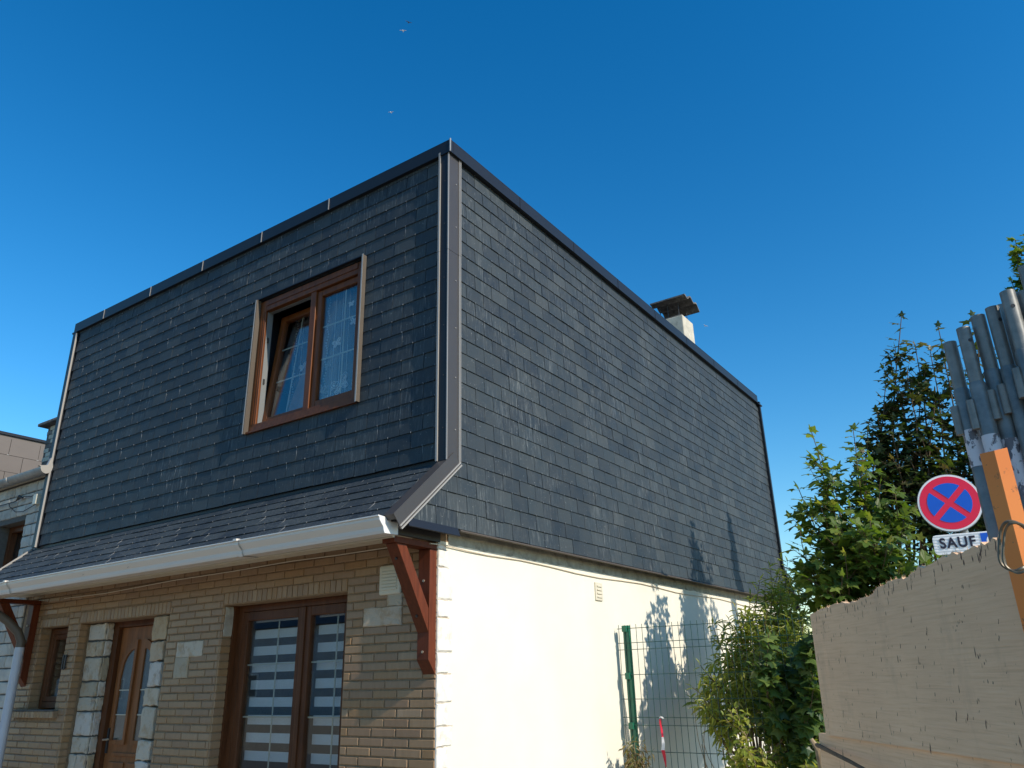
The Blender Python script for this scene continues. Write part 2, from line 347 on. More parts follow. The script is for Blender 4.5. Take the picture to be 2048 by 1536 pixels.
def clip(poly, a, b, c):
    """keep a*x+b*y<=c"""
    out = []
    for i in range(len(poly)):
        p, q = poly[i], poly[(i + 1) % len(poly)]
        dp, dq = a * p[0] + b * p[1] - c, a * q[0] + b * q[1] - c
        if dp <= 0: out.append(p)
        if dp * dq < 0:
            t = dp / (dp - dq); out.append((p[0] + (q[0] - p[0]) * t, p[1] + (q[1] - p[1]) * t))
    return out

# ---------------------------------------------------------------- setting
g = MB(); g.add([(-400, -400, 0), (400, -400, 0), (400, 400, 0), (-400, 400, 0)], [(0, 1, 2, 3)]); tag(g.build('ground', 'earth'), kind='structure')
g = MB(); g.box((-60, -3.2, 0.004), (60, -0.02, 0.12)); tag(g.build('pavement', 'paving'), kind='structure')
g = MB(); g.add([(-60, -9.5, 0.006), (60, -9.5, 0.006), (60, -3.2, 0.006), (-60, -3.2, 0.006)], [(0, 1, 2, 3)]); tag(g.build('road', 'asphalt'), kind='structure')

# ================================================================= HOUSE
H = empty('slate_clad_house', (-3, 0, 0), 'two storey house with slate clad upper floor, ochre brick front and cream side wall', 'house')
X1, Y1 = 0.11, -0.03           # planes of the side and front slate cladding
XL = -5.86                     # left end of the front
ZB, ZJ, ZT = 2.62, 3.125, 5.86 # bottom of side slates, foot of front slates, top
YE = 8.2
SUNK = 0.10                    # window niche depth
# openings of the ground floor: x0,x1,z0,z1
OPEN = dict(win=(-2.385, -0.886, 0.16, 2.245), door=(-4.72, -3.17, 0.02, 2.225), small=(-5.50, -4.94, 1.41, 2.22))
WALLZ = 2.60
mb = MB()
def wall_with_openings(mb, xs0, xs1, z0, z1, y0, y1, ops):
    ops = sorted(ops); x = xs0
    for (a, b, c, d) in ops:
        mb.box((x, y0, z0), (a, y1, z1))
        if c > z0 + 0.03: mb.box((a, y0, z0), (b, y1, c))
        mb.box((a, y0, d), (b, y1, z1)); x = b
    mb.box((x, y0, z0), (xs1, y1, z1))
wall_with_openings(mb, -5.93, -0.002, 0.0, WALLZ, 0.006, 0.30, OPEN.values())
brickwall = mb.build('brick_wall', 'mortar', H)
# bricks
CP = 0.0615
def brick_geo(wd, h, d=0.0035, back=0.02, ch=0.0045):
    x, z = wd / 2, h / 2
    vs = [(-x, back, -z), (x, back, -z), (x, back, z), (-x, back, z),
          (-x, -d + ch, -z), (x, -d + ch, -z), (x, -d + ch, z), (-x, -d + ch, z),
          (-x + ch, -d, -z + ch), (x - ch, -d, -z + ch), (x - ch, -d, z - ch), (-x + ch, -d, z - ch)]
    fs = []
    for k in (0, 4):
        for i in range(4): j = (i + 1) % 4; fs.append((k + i, k + j, k + j + 4, k + i + 4))
    fs.append((8, 9, 10, 11)); return vs, fs
pieces = []
def put_brick(x0, x1, z0, z1, face='F', at_=0.0):
    wd = round(x1 - x0, 3); h = round(z1 - z0, 4)
    if wd < 0.02 or h < 0.02: return
    vs, fs = brick_geo(wd, h)
    j = Matrix.Rotation(random.gauss(0, 0.0025), 4, 'X') @ Matrix.Rotation(random.gauss(0, 0.004), 4, 'Y')
    dy = random.gauss(0, 0.0008)
    if face == 'F': mt = Matrix.Translation(((x0 + x1) / 2, at_ + dy, (z0 + z1) / 2)) @ j
    else: mt = Matrix.Translation((at_ - dy, (x0 + x1) / 2, (z0 + z1) / 2)) @ Matrix.Rotation(math.pi / 2, 4, 'Z') @ j
    pieces.append(((wd, h), vs, fs, mt))
STONES = [(-0.700, -0.322, 1.972, 2.107), (-0.463, -0.322, 2.107, 2.200), (-2.987, -2.613, 1.841, 1.967), (-2.989, -2.791, 1.667, 1.841)]
SOLD = [(-2.385, -0.886, 2.25, 2.343), (-4.72, -3.17, 2.23, 2.332), (-5.56, -4.94, 2.223, 2.305)]
z0r = 1.5515 - CP * 24; row = 0
BX = -5.83
while True:
    za = z0r + row * CP; zb = za + CP - 0.010
    if za > WALLZ - 0.02: break
    row += 1
    if zb < 0.03: continue
    zm = (za + zb) / 2
    bl = [(a - 0.004, b + 0.004) for (a, b, c, d) in list(OPEN.values()) + SOLD + STONES if c - 0.012 < zm < d + 0.012]
    if 1.32 < zm < 1.41: bl.append((-5.72, -4.86))
    x = -0.006 if row % 2 else -0.006 + 0.1155
    edges = []
    while x > BX - 0.3:
        a, b = x - 0.221 + random.gauss(0, 0.001), x; x -= 0.2315
        a = max(a, BX); b = min(b, -0.006)
        seg = [(a, b)]
        for (p, q) in bl:
            ns = []
            for (s, e) in seg:
                if q <= s or p >= e: ns.append((s, e)); continue
                if p > s: ns.append((s, p - 0.004))
                if q < e: ns.append((q + 0.004, e))
            seg = ns
        for (s, e) in seg: put_brick(s, e, za, zb)
for (a, b, c, d) in SOLD:
    n = int(round((b - a) / 0.062)); st = (b - a) / n
    for i in range(n): put_brick(a + i * st + 0.004, a + (i + 1) * st - 0.004, c + 0.002, d, 'F', -0.001)
# jamb bricks (left jambs of the niches face +X)
for (jx, dep, zlo, zhi) in ((-2.385, 0.145, 0.2, 2.24), (-4.72, 0.085, 0.05, 2.22), (-5.50, 0.10, 1.42, 2.21)):
    r = 0
    while True:
        za = z0r + r * CP; zb = za + CP - 0.010; r += 1
        if za < zlo: continue
        if zb > zhi: break
        put_brick(0.004, dep, za, zb, 'S', jx + 0.004)
# sill soldiers of the small window (proud)
for i in range(14):
    a = -5.70 + i * 0.0605; put_brick(a, a + 0.053, 1.338, 1.398, 'F', -0.05)
emit(pieces, 'brick', 'brick', H, 300, 'brick_remainder')
box('small_window_sill', (-5.71, -0.055, 1.40), (-4.855, 0.10, 1.412), 'stonejoint', H)
MB().box((-5.70, -0.045, 1.336), (-4.85, 0.006, 1.40)).build('sill_bed', 'mortar', H)
# stones inset in the brickwork
def rough_poly(a, b, c, d, j=0.006, k=4):
    p = []
    for i in range(k): p.append((a + (b - a) * i / k + random.uniform(-j, j) * 0.5, c + random.uniform(-j, j)))
    for i in range(k): p.append((b + random.uniform(-j, j), c + (d - c) * i / k + random.uniform(-j, j) * 0.5))
    for i in range(k): p.append((b - (b - a) * i / k + random.uniform(-j, j) * 0.5, d + random.uniform(-j, j)))
    for i in range(k): p.append((a + random.uniform(-j, j), d - (d - c) * i / k + random.uniform(-j, j) * 0.5))
    return p
def stone_front(x0, x1, z0, z1, y, mat, parent, depth=0.03, j=0.004, name='stone', axis='F'):
    poly = rough_poly(x0, x1, z0, z1, j); m_ = MB(); k = len(poly)
    cx, cz = (x0 + x1) / 2, (z0 + z1) / 2
    ring2 = [(cx + (p[0] - cx) * 0.93, cz + (p[1] - cz) * 0.90) for p in poly]
    def P(u, v, d):
        return (u, y - d, v) if axis == 'F' else (y + d, u, v)
    vs = [P(p[0], p[1], -depth) for p in poly] + [P(p[0], p[1], 0.004) for p in poly] + [P(p[0], p[1], 0.011 + random.uniform(-.003, .003)) for p in ring2] + [P(cx + random.uniform(-.02, .02), cz, 0.014)]
    fs = []
    for a in (0, k):
        for i in range(k): q = (i + 1) % k; fs.append((a + i, a + q, a + q + k, a + i + k))
    for i in range(k): fs.append((2 * k + i, 2 * k + (i + 1) % k, 3 * k))
    if axis != 'F': fs = [f[::-1] for f in fs]
    m_.add(vs, fs); return m_.build(name, mat, parent)
for s in STONES: stone_front(*s, 0.0, 'stone', H)
# ---- cream side wall
mb = MB(); mb.box((-0.30, 0.012, 0.0), (0.0, 8.15, 2.535)); mb.build('side_wall', 'cream', H)
mb = MB(); mb.box((-0.30, 0.012, 2.535), (-0.006, 8.15, 2.72)); mb.build('rough_wall_head', 'parge', H)
# rough ragged lower edge of the parging
vs = []; fs = []; n = 160
for i in range(n + 1):
    y = 0.12 + 8.0 * i / n; zlow = 2.518 + random.uniform(-0.004, 0.009)
    vs += [(0.003, y, zlow), (0.004, y, 2.60), (-0.004, y, zlow), (-0.004, y, 2.60)]
for i in range(n):
    a = i * 4; fs += [(a, a + 4, a + 5, a + 1), (a + 2, a + 6, a + 4, a)]
MB().add(vs, fs).build('parging_skim', 'parge', H)
# quoins on the corner
zq = 2.47; ql = [0.065, 0.10, 0.085, 0.12, 0.075, 0.11, 0.08, 0.10, 0.09, 0.11, 0.085, 0.10, 0.09, 0.11, 0.09, 0.1]
zs = [2.475, 2.348, 2.125, 2.005, 1.775, 1.638, 1.455, 1.31, 1.185, 1.05, 0.92, 0.78, 0.64, 0.5, 0.36, 0.22, 0.08]
for i in range(len(zs) - 1):
    d = 0.115 + 0.05 * (i % 2)
    stone_front(0.004, d, zs[i + 1] + 0.005, zs[i] - 0.004, 0.0, 'quoin', H, 0.006, 0.0015, 'quoin_stone', 'S')
    ledge = MB(); ledge.box((-0.004, 0.0, zs[i] - 0.004), (0.0035, d * random.uniform(0.7, 1.1), zs[i] + 0.004)); ledge.build('quoin_joint', 'stone', H)
stone_front(0.0, 0.075, 2.478, 2.515, 0.0, 'quoin', H, 0.01, 0.004, 'quoin_stone', 'S')
# side vent
v = MB(); v.box((0.0, 2.300, 2.262), (0.014, 2.435, 2.428)); vt = v.build('wall_vent', 'soffit', H, bevel=0.004)
for i in range(4):
    MB().box((0.0145, 2.322, 2.288 + i * 0.033), (0.022, 2.413, 2.300 + i * 0.033)).build('vent_slat', 'soffit', vt)
# ---- front vent
v = MB(); v.box((-0.535, -0.026, 2.188), (-0.325, 0.0, 2.400)); vt = v.build('wall_vent', 'soffit', H, bevel=0.02)
for i in range(7):
    MB().box((-0.505, -0.034, 2.222 + i * 0.023), (-0.355, -0.0265, 2.236 + i * 0.023)).build('vent_slat', 'soffit', vt)
# ---- shell: rest of the walls, so rooms are dark
mb = MB(); mb.box((-5.95, 0.30, 0.0), (-5.70, 8.15, 5.85)); mb.box((-5.70, 7.9, 0.0), (-0.3, 8.15, 5.85)); mb.build('rear_walls', 'cream', H)
W1 = (-2.27, -0.83, 3.765, 5.125)
mb = MB(); wall_with_openings(mb, -5.93, 0.09, 2.66, 5.85, -0.012, 0.22, [W1]); mb.build('upper_front_wall', 'anth', H)
mb = MB(); mb.box((-0.15, 0.22, 2.70), (0.085, 8.15, 5.85)); mb.build('upper_side_wall', 'anth', H)
box('flat_roof', (-5.93, -0.03, 5.851), (0.12, 8.16, 5.87), 'anth', H)
box('upper_floor', (-5.7, 0.3, 2.60), (-0.3, 7.9, 2.75), 'interior', H)
# ---- slates
SW, SE = 0.2375, 0.1268
def slate_prism(poly, cx, cy, top, h):
    """poly in (s,t) about its centre; y axis = outward depth"""
    k = len(poly); vs = []
    def dep(t): return 0.0015 + 0.0078 * (top - t) / h
    for (s, t) in poly: vs.append((s - cx, dep(t) - 0.0075, t - cy))
    for (s, t) in poly: vs.append((s - cx, dep(t), t - cy))
    fs = [tuple(range(k))[::-1], tuple(range(k, 2 * k))] + [(i, (i + 1) % k, (i + 1) % k + k, i + k) for i in range(k)]
    return vs, fs
slates = []; hooks = {'front': MB(), 'side': MB(), 'skirt': MB()}
def slate_field(o, u, v, n, s0, s1, t0, t1, exposure, clips=(), holes=(), phase=0.0, hk='front', wvar=0.0, hookscale=1.0):
    o, u, v, n = map(Vector, (o, u, v, n))
    B = Matrix(((u.x, n.x, v.x, 0), (u.y, n.y, v.y, 0), (u.z, n.z, v.z, 0), (0, 0, 0, 1)))
    t = t0; r = 0
    while t < t1 - 0.02:
        top = min(t + exposure + 0.006, t1); s = s0 - phase - (SW / 2 if r % 2 else 0)
        while s < s1:
            a, b = s + 0.0027, s + SW - 0.0027; full = True
            poly = [(a, t), (b, t), (b, top), (a, top)]
            if a < s0 or b > s1 or top - t < exposure: full = False
            poly = clip(clip(poly, -1, 0, -s0), 1, 0, s1)
            for c in (clips if t < 3.11 else ()):
                q = clip(poly, *c)
                if q != poly: full = False
                poly = q
            polys = [poly] if len(poly) >= 3 else []
            for (ha, hb, hc, hd) in holes:
                out = []
                for q in polys:
                    if not q: continue
                    xs = [p[0] for p in q]; zs_ = [p[1] for p in q]
                    if max(xs) <= ha or min(xs) >= hb or max(zs_) <= hc or min(zs_) >= hd: out.append(q); continue
                    full = False
                    for q2 in (clip(q, 1, 0, ha), clip(q, -1, 0, -hb)):
                        if len(q2) >= 3: out.append(q2)
                    mid = clip(clip(q, -1, 0, -ha), 1, 0, hb) if len(q) >= 3 else []
                    if len(mid) >= 3:
                        for q2 in (clip(mid, 0, 1, hc), clip(mid, 0, -1, -hd)):
                            if len(q2) >= 3: out.append(q2)
                polys = out
            for q in polys:
                xs = [p[0] for p in q]; zs_ = [p[1] for p in q]
                if max(xs) - min(xs) < 0.012 or max(zs_) - min(zs_) < 0.012: continue
                cx, cy = (min(xs) + max(xs)) / 2, (min(zs_) + max(zs_)) / 2
                vs, fs = slate_prism(q, cx, cy, top, exposure)
                key = ('full', hk) if full else ('c', len(slates))
                jit = Matrix.Translation((0, abs(random.gauss(0, 0.0012)), random.gauss(0, 0.0011))) @ Matrix.Rotation(random.gauss(0, 0.0035), 4, 'Y') @ Matrix.Rotation(random.gauss(0, 0.004), 4, 'Z') @ Matrix.Rotation(random.gauss(0, 0.005), 4, 'X')
                mt = Matrix.Translation(o) @ B @ Matrix.Translation((cx, 0, cy)) @ jit
                slates.append((key, vs, fs, mt))
            # hook: sits in the joint below, its bend holds this slate's foot
            hx = (a + b) / 2
            ok = s0 + 0.02 < hx < s1 - 0.02 and all(c[0] * hx + c[1] * t < c[2] - 0.01 for c in (clips if t < 3.11 else ())) and not any(h[0] - .01 < hx < h[1] + .01 and h[2] - .01 < t < h[3] + .01 for h in holes)
            if ok and (r > 0 or hk == 'skirt'):
                k_ = hookscale; dx = random.gauss(0, 0.0015)
                hb_ = hooks[hk]; mt = Matrix.Translation(o) @ B @ Matrix.Translation((hx + dx, 0, t))
                hb_.box((-0.0014 * k_, 0.008, -0.004), (0.0014 * k_, 0.0125, (0.008 if hk != 'skirt' else 0.004) * k_), mt)
                if random.random() < (0.30 if hk == 'front' else 0.15) and hk != 'side':
                    hb_.box((-0.0008, 0.002, -0.105), (0.0008, 0.0062, -0.006), mt)
            s += SW
        t += exposure; r += 1
# front
slate_field((0, Y1 + 0.004, 0), (1, 0, 0), (0, 0, 1), (0, -1, 0), XL + 0.01, 0.035, ZJ + 0.005, ZT - 0.03, 0.1257, holes=[W1], phase=-0.02, hk='front')
# side: follows the verge of the skirt at the near and the far end
vy0, vz0, vy1, vz1 = 0.02, 3.121, -0.54, 2.598   # verge line of the side gable
aa = (vz0 - vz1); bb = -(vy0 - vy1); cc = aa * vy0 + bb * vz0
slate_field((X1 - 0.012, 0, 0), (0, 1, 0), (0, 0, 1), (1, 0, 0), -0.52, 8.75, ZB, ZT - 0.03, 0.1272,
            clips=[(-aa, -bb, -cc - 0.02), (1.0, 1.0, 8.2 + 3.15)] , holes=[(-0.6, 0.10, 3.10, 6.2), (YE, 9.5, 3.15, 6.2)], phase=0.1, hk='side', hookscale=1.0)
# skirt roof over the ground floor
SK0 = Vector((0, 0.03, 3.13)); SK1 = Vector((0, -0.555, 2.618)); sv = (SK0 - SK1); sln = sv.length; sv = sv / sln
sn = Vector((0, -sv.z, sv.y)); 
slate_field((0, SK1.y, SK1.z), (1, 0, 0), sv, sn, -6.03, 0.05, 0.0, sln, 0.1225, phase=0.05, hk='skirt')
emit(slates, 'slate', 'slate', H, 300, 'slate_remainder')
for k, b_ in hooks.items(): tag(b_.build('slate_hooks', 'steelhook', H), kind='stuff')
mb = MB(); mb.prism([(0.03, 3.10), (-0.54, 2.60), (-0.54, 2.585), (0.0, 2.60), (0.03, 2.60)], (0, 0, 0), (0, 1, 0), (0, 0, 1), (1, 0, 0), -6.03, 0.09); mb.build('skirt_deck', 'anth', H)
mb = MB(); mb.prism([(YE - 0.02, 3.13), (YE + 0.55, 2.62), (YE - 0.02, 2.62)], (0, 0, 0), (0, 1, 0), (0, 0, 1), (1, 0, 0), -5.9, 0.09); mb.build('rear_skirt_deck', 'anth', H)
# rear edge trim
mb = MB(); mb.box((0.085, YE - 0.005, 3.13), (0.145, YE + 0.05, 5.85)); mb.build('rear_edge_trim', 'anth', H)
mb = MB(); mb.prism([(YE, 3.10), (YE + 0.62, 2.50), (YE + 0.66, 2.54), (YE + 0.05, 3.15)], (0, 0, 0), (0, 1, 0), (0, 0, 1), (1, 0, 0), 0.08, 0.145); mb.build('rear_verge', 'anth', H)
# left edge trim
mb = MB(); mb.box((-5.945, -0.062, ZJ - 0.01), (-5.872, -0.012, 5.80)); mb.build('left_edge_trim', 'anth', H)
mb = MB(); mb.box((-5.872, -0.066, ZJ - 0.01), (-5.864, -0.046, 5.78)); mb.build('left_edge_bead', 'lighttrim', H)
mb = MB(); mb.prism([(0.05, 3.145), (-0.56, 2.612), (-0.575, 2.632), (0.035, 3.165)], (0, 0, 0), (0, 1, 0), (0, 0, 1), (1, 0, 0), -6.045, -6.03); mb.build('skirt_left_bead', 'lighttrim', H)
# corner trim in two lengths
for (za, zb, e) in ((3.10, 4.86, 0.0), (4.862, 5.83, 0.0015)):
    t = MB(); t.box((0.040, -0.052 - e, za), (0.122 + e, -0.030, zb)); t.box((0.110, -0.030, za), (0.122 + e, 0.100, zb)); ct = t.build('corner_trim', 'greytrim', H)
    MB().box((0.024, -0.066 - e, za), (0.040, -0.026, zb)).build('trim_edge', 'lighttrim', ct)
    MB().box((0.117, -0.057 - e, za), (0.1255 + e, -0.050, zb)).build('trim_edge', 'lighttrim', ct)
    MB().box((0.110, 0.084, za), (0.131 + e, 0.091, zb)).build('trim_edge', 'lighttrim', ct)
    MB().box((0.110, 0.100, za), (0.131 + e, 0.108, zb)).build('trim_edge', 'lighttrim', ct)
    z = za + 0.25
    while z < zb - 0.1:
        MB().tube([(0.121, 0.045, z), (0.128, 0.045, z)], 0.005, 8).build('screw', 'lighttrim', ct)
        MB().tube([(0.085, -0.051, z), (0.085, -0.058, z)], 0.005, 8).build('screw', 'greytrim', ct); z += 0.42
# dark front flange of the corner
MB().box((0.046, -0.0545, 3.10), (0.116, -0.0525, 5.83)).build('front_flange', 'anth', H)
# verge trim on the skirt hip, along the sloping edge
def strip(o, d, lat, nrm, l0, l1, a0, a1, h0, h1):
    o, d, lat, nrm = map(Vector, (o, d, lat, nrm)); m_ = MB()
    vs = [o + d * l + lat * a + nrm * h for l in (l0, l1) for a in (a0, a1) for h in (h0, h1)]
    return m_.add(vs, [(0, 1, 3, 2), (4, 6, 7, 5), (0, 4, 5, 1), (2, 3, 7, 6), (0, 2, 6, 4), (1, 5, 7, 3)])
vo = Vector((X1, SK0.y, SK0.z)); vd = -sv; vl = Vector((1, 0, 0)); vn = sn
ml = sln + 0.035
vt = strip(vo, vd, vl, vn, -0.02, ml, -0.075, 0.016, -0.010, 0.030).build('verge_trim', 'greytrim', H)
strip(vo, vd, vl, vn, -0.02, ml, 0.016, 0.022, -0.062, 0.034).build('verge_face', 'greytrim', vt)
strip(vo, vd, vl, vn, -0.03, ml + 0.004, 0.022, 0.031, -0.066, -0.057).build('trim_edge', 'lighttrim', vt)
strip(vo, vd, vl, vn, -0.03, ml + 0.004, 0.022, 0.031, -0.088, -0.078).build('trim_edge', 'lighttrim', vt)
strip(vo, vd, vl, vn, -0.02, ml, 0.006, 0.020, -0.088, -0.062).build('verge_lip', 'greytrim', vt)
strip(vo, vd, vl, vn, -0.02, ml, -0.090, -0.080, -0.004, 0.022).build('trim_edge', 'greytrim', vt)
# foot flashing along the side
mb = MB(); mb.prism([(0.0, 2.64), (0.118, 2.612), (0.130, 2.600), (0.126, 2.596), (0.0, 2.622)], (0, 0, 0), (1, 0, 0), (0, 0, 1), (0, 1, 0), 0.11, 8.72); mb.build('foot_flashing', 'casing', H)
mb = MB(); mb.prism([(0.0, 2.63), (0.120, 2.618), (0.142, 2.560), (0.138, 2.556), (0.0, 2.59)], (0, 0, 0), (1, 0, 0), (0, 0, 1), (0, 1, 0), -0.46, 0.085); mb.build('gable_flashing', 'anth', H)
# coping
def coping_run(name, a, b, mat='anth'):
    return MB().box(a, b).build(name, mat, H)
xs = [-5.93, -5.25, -4.27, -3.29, -2.31, -1.33, 0.15]
for i in range(6):
    c_ = coping_run('coping_front', (xs[i] + 0.001, -0.066, 5.80), (xs[i + 1] - 0.001, -0.02, 5.915))
    MB().box((xs[i] + 0.001, -0.0665, 5.915), (xs[i + 1] - 0.001, 0.10, 5.923)).build('coping_top', 'anth', c_)
    if i:
        MB().box((xs[i] - 0.006, -0.071, 5.80), (xs[i] + 0.003, -0.0665, 5.922)).build('coping_clip', 'lighttrim', c_)
ys = [-0.02, 1.0, 2.02, 3.04, 4.06, 5.08, 6.1, 7.12, YE - 0.1]
for i in range(8):
    c_ = coping_run('coping_side', (0.02, ys[i] + 0.001, 5.80), (0.15, ys[i + 1] - 0.001, 5.915))
    MB().box((0.0, ys[i] + 0.001, 5.915), (0.1505, ys[i + 1] - 0.001, 5.923)).build('coping_top', 'anth', c_)
    if i: MB().box((0.1505, ys[i] - 0.004, 5.80), (0.153, ys[i] + 0.002, 5.922)).build('coping_clip', 'anth', c_)
MB().box((-5.97, -0.066, 5.79), (-5.93, 0.02, 5.81)).build('coping_lug', 'anth', H)
MB().box((0.02, YE - 0.1, 5.78), (0.16, YE + 0.09, 5.80)).build('coping_lug', 'anth', H)
MB().box((0.143, -0.071, 5.80), (0.153, -0.060, 5.93)).build('coping_corner_bead', 'zinc', H)
# ---- soffit boards, gutter
for i in range(5):
    MB().box((-6.0, -0.44 + i * 0.088, 2.572), (0.0, -0.44 + (i + 1) * 0.088 - 0.006, 2.582)).build('soffit_board', 'soffit', H)
MB().box((-6.0, -0.465, 2.50), (0.0, -0.445, 2.60)).build('fascia_board', 'soffit', H)
MB().box((-0.012, -0.44, 2.522), (0.012, 0.02, 2.61)).build('soffit_end_board', 'iron', H)
outer = [(-0.47, 2.600), (-0.47, 2.508), (-0.596, 2.503), (-0.606, 2.520), (-0.612, 2.545), (-0.634, 2.568), (-0.648, 2.585), (-0.650, 2.602), (-0.662, 2.606), (-0.662, 2.614)]
inner = [(-0.648, 2.610), (-0.640, 2.590), (-0.626, 2.572), (-0.606, 2.548), (-0.598, 2.522), (-0.592, 2.512), (-0.478, 2.516), (-0.478, 2.600)]
def gut(x0, x1, name, grow=0.0, parent=None, mat='pvc'):
    m_ = MB(); po = outer + inner; k = len(po); vs = []
    cy, cz = -0.56, 2.56
    for x in (x0, x1):
        for i, (y, z) in enumerate(po):
            gy = grow * (1 if y > cy else -1) if i < len(outer) else 0; gz = -grow if (i < len(outer) and z < 2.59) else 0
            vs.append((x, y + gy, z + gz))
    fs = [(i, (i + 1) % k, (i + 1) % k + k, i + k) for i in range(k)]; fs = [f[::-1] for f in fs]
    return m_.add(vs, fs).build(name, mat, parent)
G = gut(-6.03, 0.046, 'gutter', 0.0, H)
me_ = MB(); me_.prism(outer, (0, 0, 0), (0, 1, 0), (0, 0, 1), (1, 0, 0), 0.046, 0.052); me_.build('gutter_end_cap', 'white', G)
for gx in (-5.0, -1.40):
    gut(gx - 0.02, gx + 0.02, 'gutter_bracket', 0.006, G)
    MB().box((gx - 0.02, -0.676, 2.606), (gx + 0.02, -0.640, 2.622)).build('gutter_clip', 'pvc', G)
for i, sx in enumerate((-4.45, -3.9, -3.2, -2.3, -1.6)):
    MB().tube([(sx, -0.30, 2.572), (sx, -0.30, 2.562)], 0.008, 8).build('soffit_screw', 'soffit', H)

# ---- timber brackets
def bracket(xr, label):
    b = empty('timber_bracket', (xr - 0.05, 0, 2.1), label, 'bracket', 'timber brackets under the skirt roof')
    x0, x1 = xr - 0.105, xr
    p = MB(); p.prism([(-0.001, 1.632), (-0.074, 1.728), (-0.074, 2.468), (-0.001, 2.468)], (0, 0, 0), (0, 1, 0), (0, 0, 1), (1, 0, 0), x0, x1); p.build('wall_post', 'redwood', b, bevel=0.003)
    p = MB(); p.box((x0 - 0.004, -0.445, 2.470), (x1 + 0.002, -0.001, 2.512)); p.build('top_beam', 'redwood', b, bevel=0.003)
    p = MB(); p.prism([(-0.076, 1.905), (-0.415, 2.468), (-0.320, 2.468), (-0.076, 2.062)], (0, 0, 0), (0, 1, 0), (0, 0, 1), (1, 0, 0), x0 + 0.002, x1 - 0.002); p.build('diagonal_brace', 'redwood', b, bevel=0.003)
    xm = (x0 + x1) / 2
    for (y, z) in ((-0.076, 1.78), (-0.076, 2.25)):
        MB().tube([(xm, y + 0.006, z), (xm, y - 0.006, z)], 0.009, 8).build('bolt', 'brass', b)
    dn = Vector((0, -0.857, -0.515))
    for q in ((-0.36, 2.376), (-0.14, 2.012)):
        c = Vector((xm, *q)); MB().tube([c - dn * 0.004, c + dn * 0.008], 0.010, 8).build('bolt', 'iron', b)
    return b
bracket(-0.004, 'red brown timber bracket beside the cream corner, right end of the white gutter')
bracket(-5.60, 'dark red timber bracket near the white drainpipe, left end of the gutter')

# ---- upper window
def frame_box(mb, x0, x1, z0, z1, y0, y1, w_, wb=None, wt=None):
    wb = wb or w_; wt = wt or w_
    mb.box((x0, y0, z0), (x0 + w_, y1, z1)); mb.box((x1 - w_, y0, z0), (x1, y1, z1))
    mb.box((x0 + w_, y0, z0), (x1 - w_, y1, z0 + wb)); mb.box((x0 + w_, y0, z1 - wt), (x1 - w_, y1, z1)); return mb
UW = MB(); a, b, c, d = W1
fr = frame_box(MB(), a + 0.012, b - 0.012, c + 0.012, d - 0.012, -0.026, 0.060, 0.088, 0.066, 0.115).build('upper_window', 'wood', H, bevel=0.004)
fr['label'] = 'brown framed two pane window with one sash tilted open'
MB().box((a + 0.10, -0.033, d - 0.075), (b - 0.10, -0.0261, d - 0.02)).build('head_moulding', 'wood', fr)
MB().box((a + 0.05, -0.040, c + 0.012), (b - 0.012, -0.0261, c + 0.045)).build('sill_moulding', 'wood', fr)
xm = -1.505
MB().box((xm - 0.035, -0.018, c + 0.080), (xm + 0.035, 0.058, d - 0.127)).build('mullion', 'wood', fr, bevel=0.004)
# casing plates
cs = MB(); cs.box((a - 0.008, -0.076, c - 0.012), (a + 0.010, -0.026, d + 0.004)); cs.build('left_reveal', 'casing', H)
MB().box((a - 0.011, -0.079, c - 0.014), (a + 0.0, -0.0765, d + 0.004)).build('reveal_edge', 'lighttrim', H)
MB().box((b - 0.010, -0.076, c - 0.012), (b + 0.008, -0.004, d + 0.010)).build('right_reveal', 'anth', H)
MB().box((b + 0.0085, -0.074, c - 0.010), (b + 0.012, -0.036, d + 0.004)).build('right_reveal_face', 'casing', H)
MB().box((b - 0.004, -0.080, c - 0.014), (b + 0.0115, -0.0765, d + 0.012)).build('reveal_edge', 'lighttrim', H)
MB().box((a - 0.004, -0.066, d + 0.004), (b - 0.011, -0.004, d + 0.014)).build('head_flashing', 'anth', H)
MB().box((a + 0.011, -0.056, c - 0.010), (b - 0.011, -0.006, c + 0.006)).build('sill_flashing', 'wood', H)
def sash(parent, x0, x1, z0, z1, y, tilt=0.0, muntz=(), muntx=(), w_=0.062, mat='wood', inside='wooddark'):
    """a glazed sash hinged at its foot; returns the frame"""
    R_ = Matrix.Translation((0, y, z0)) @ Matrix.Rotation(-tilt, 4, 'X') @ Matrix.Translation((0, -y, -z0))
    m_ = frame_box(MB(), x0, x1, z0, z1, y - 0.028, y + 0.028, w_); m_.v = [R_ @ q for q in m_.v]
    s = m_.build('sash', mat, parent, bevel=0.006)
    gl = MB().box((x0 + w_ - 0.004, y - 0.004, z0 + w_ - 0.004), (x1 - w_ + 0.004, y + 0.004, z1 - w_ + 0.004)); gl.v = [R_ @ q for q in gl.v]; gl.build('pane', 'glass', s)
    for mz in muntz:
        t = MB().box((x0 + w_, y + 0.006, mz - 0.006), (x1 - w_, y + 0.012, mz + 0.006)); t.v = [R_ @ q for q in t.v]; t.build('glazing_bar', 'muntin', s)
    for mx in muntx:
        t = MB().box((mx - 0.006, y + 0.0125, z0 + w_), (mx + 0.006, y + 0.018, z1 - w_)); t.v = [R_ @ q for q in t.v]; t.build('glazing_bar', 'muntin', s)
    return s
z0s, z1s = c + 0.078, d - 0.131; hz = (z1s - z0s)
sash(fr, xm + 0.037, b - 0.016, z0s, z1s, 0.027, 0, (z0s + hz * 0.40, z0s + hz * 0.68), ((xm + b) / 2 + 0.03,))
sash(fr, a + 0.104, xm - 0.037, z0s, z1s, 0.066, math.radians(6.0), (z0s + hz * 0.38, z0s + hz * 0.68), ((xm + a) / 2,))
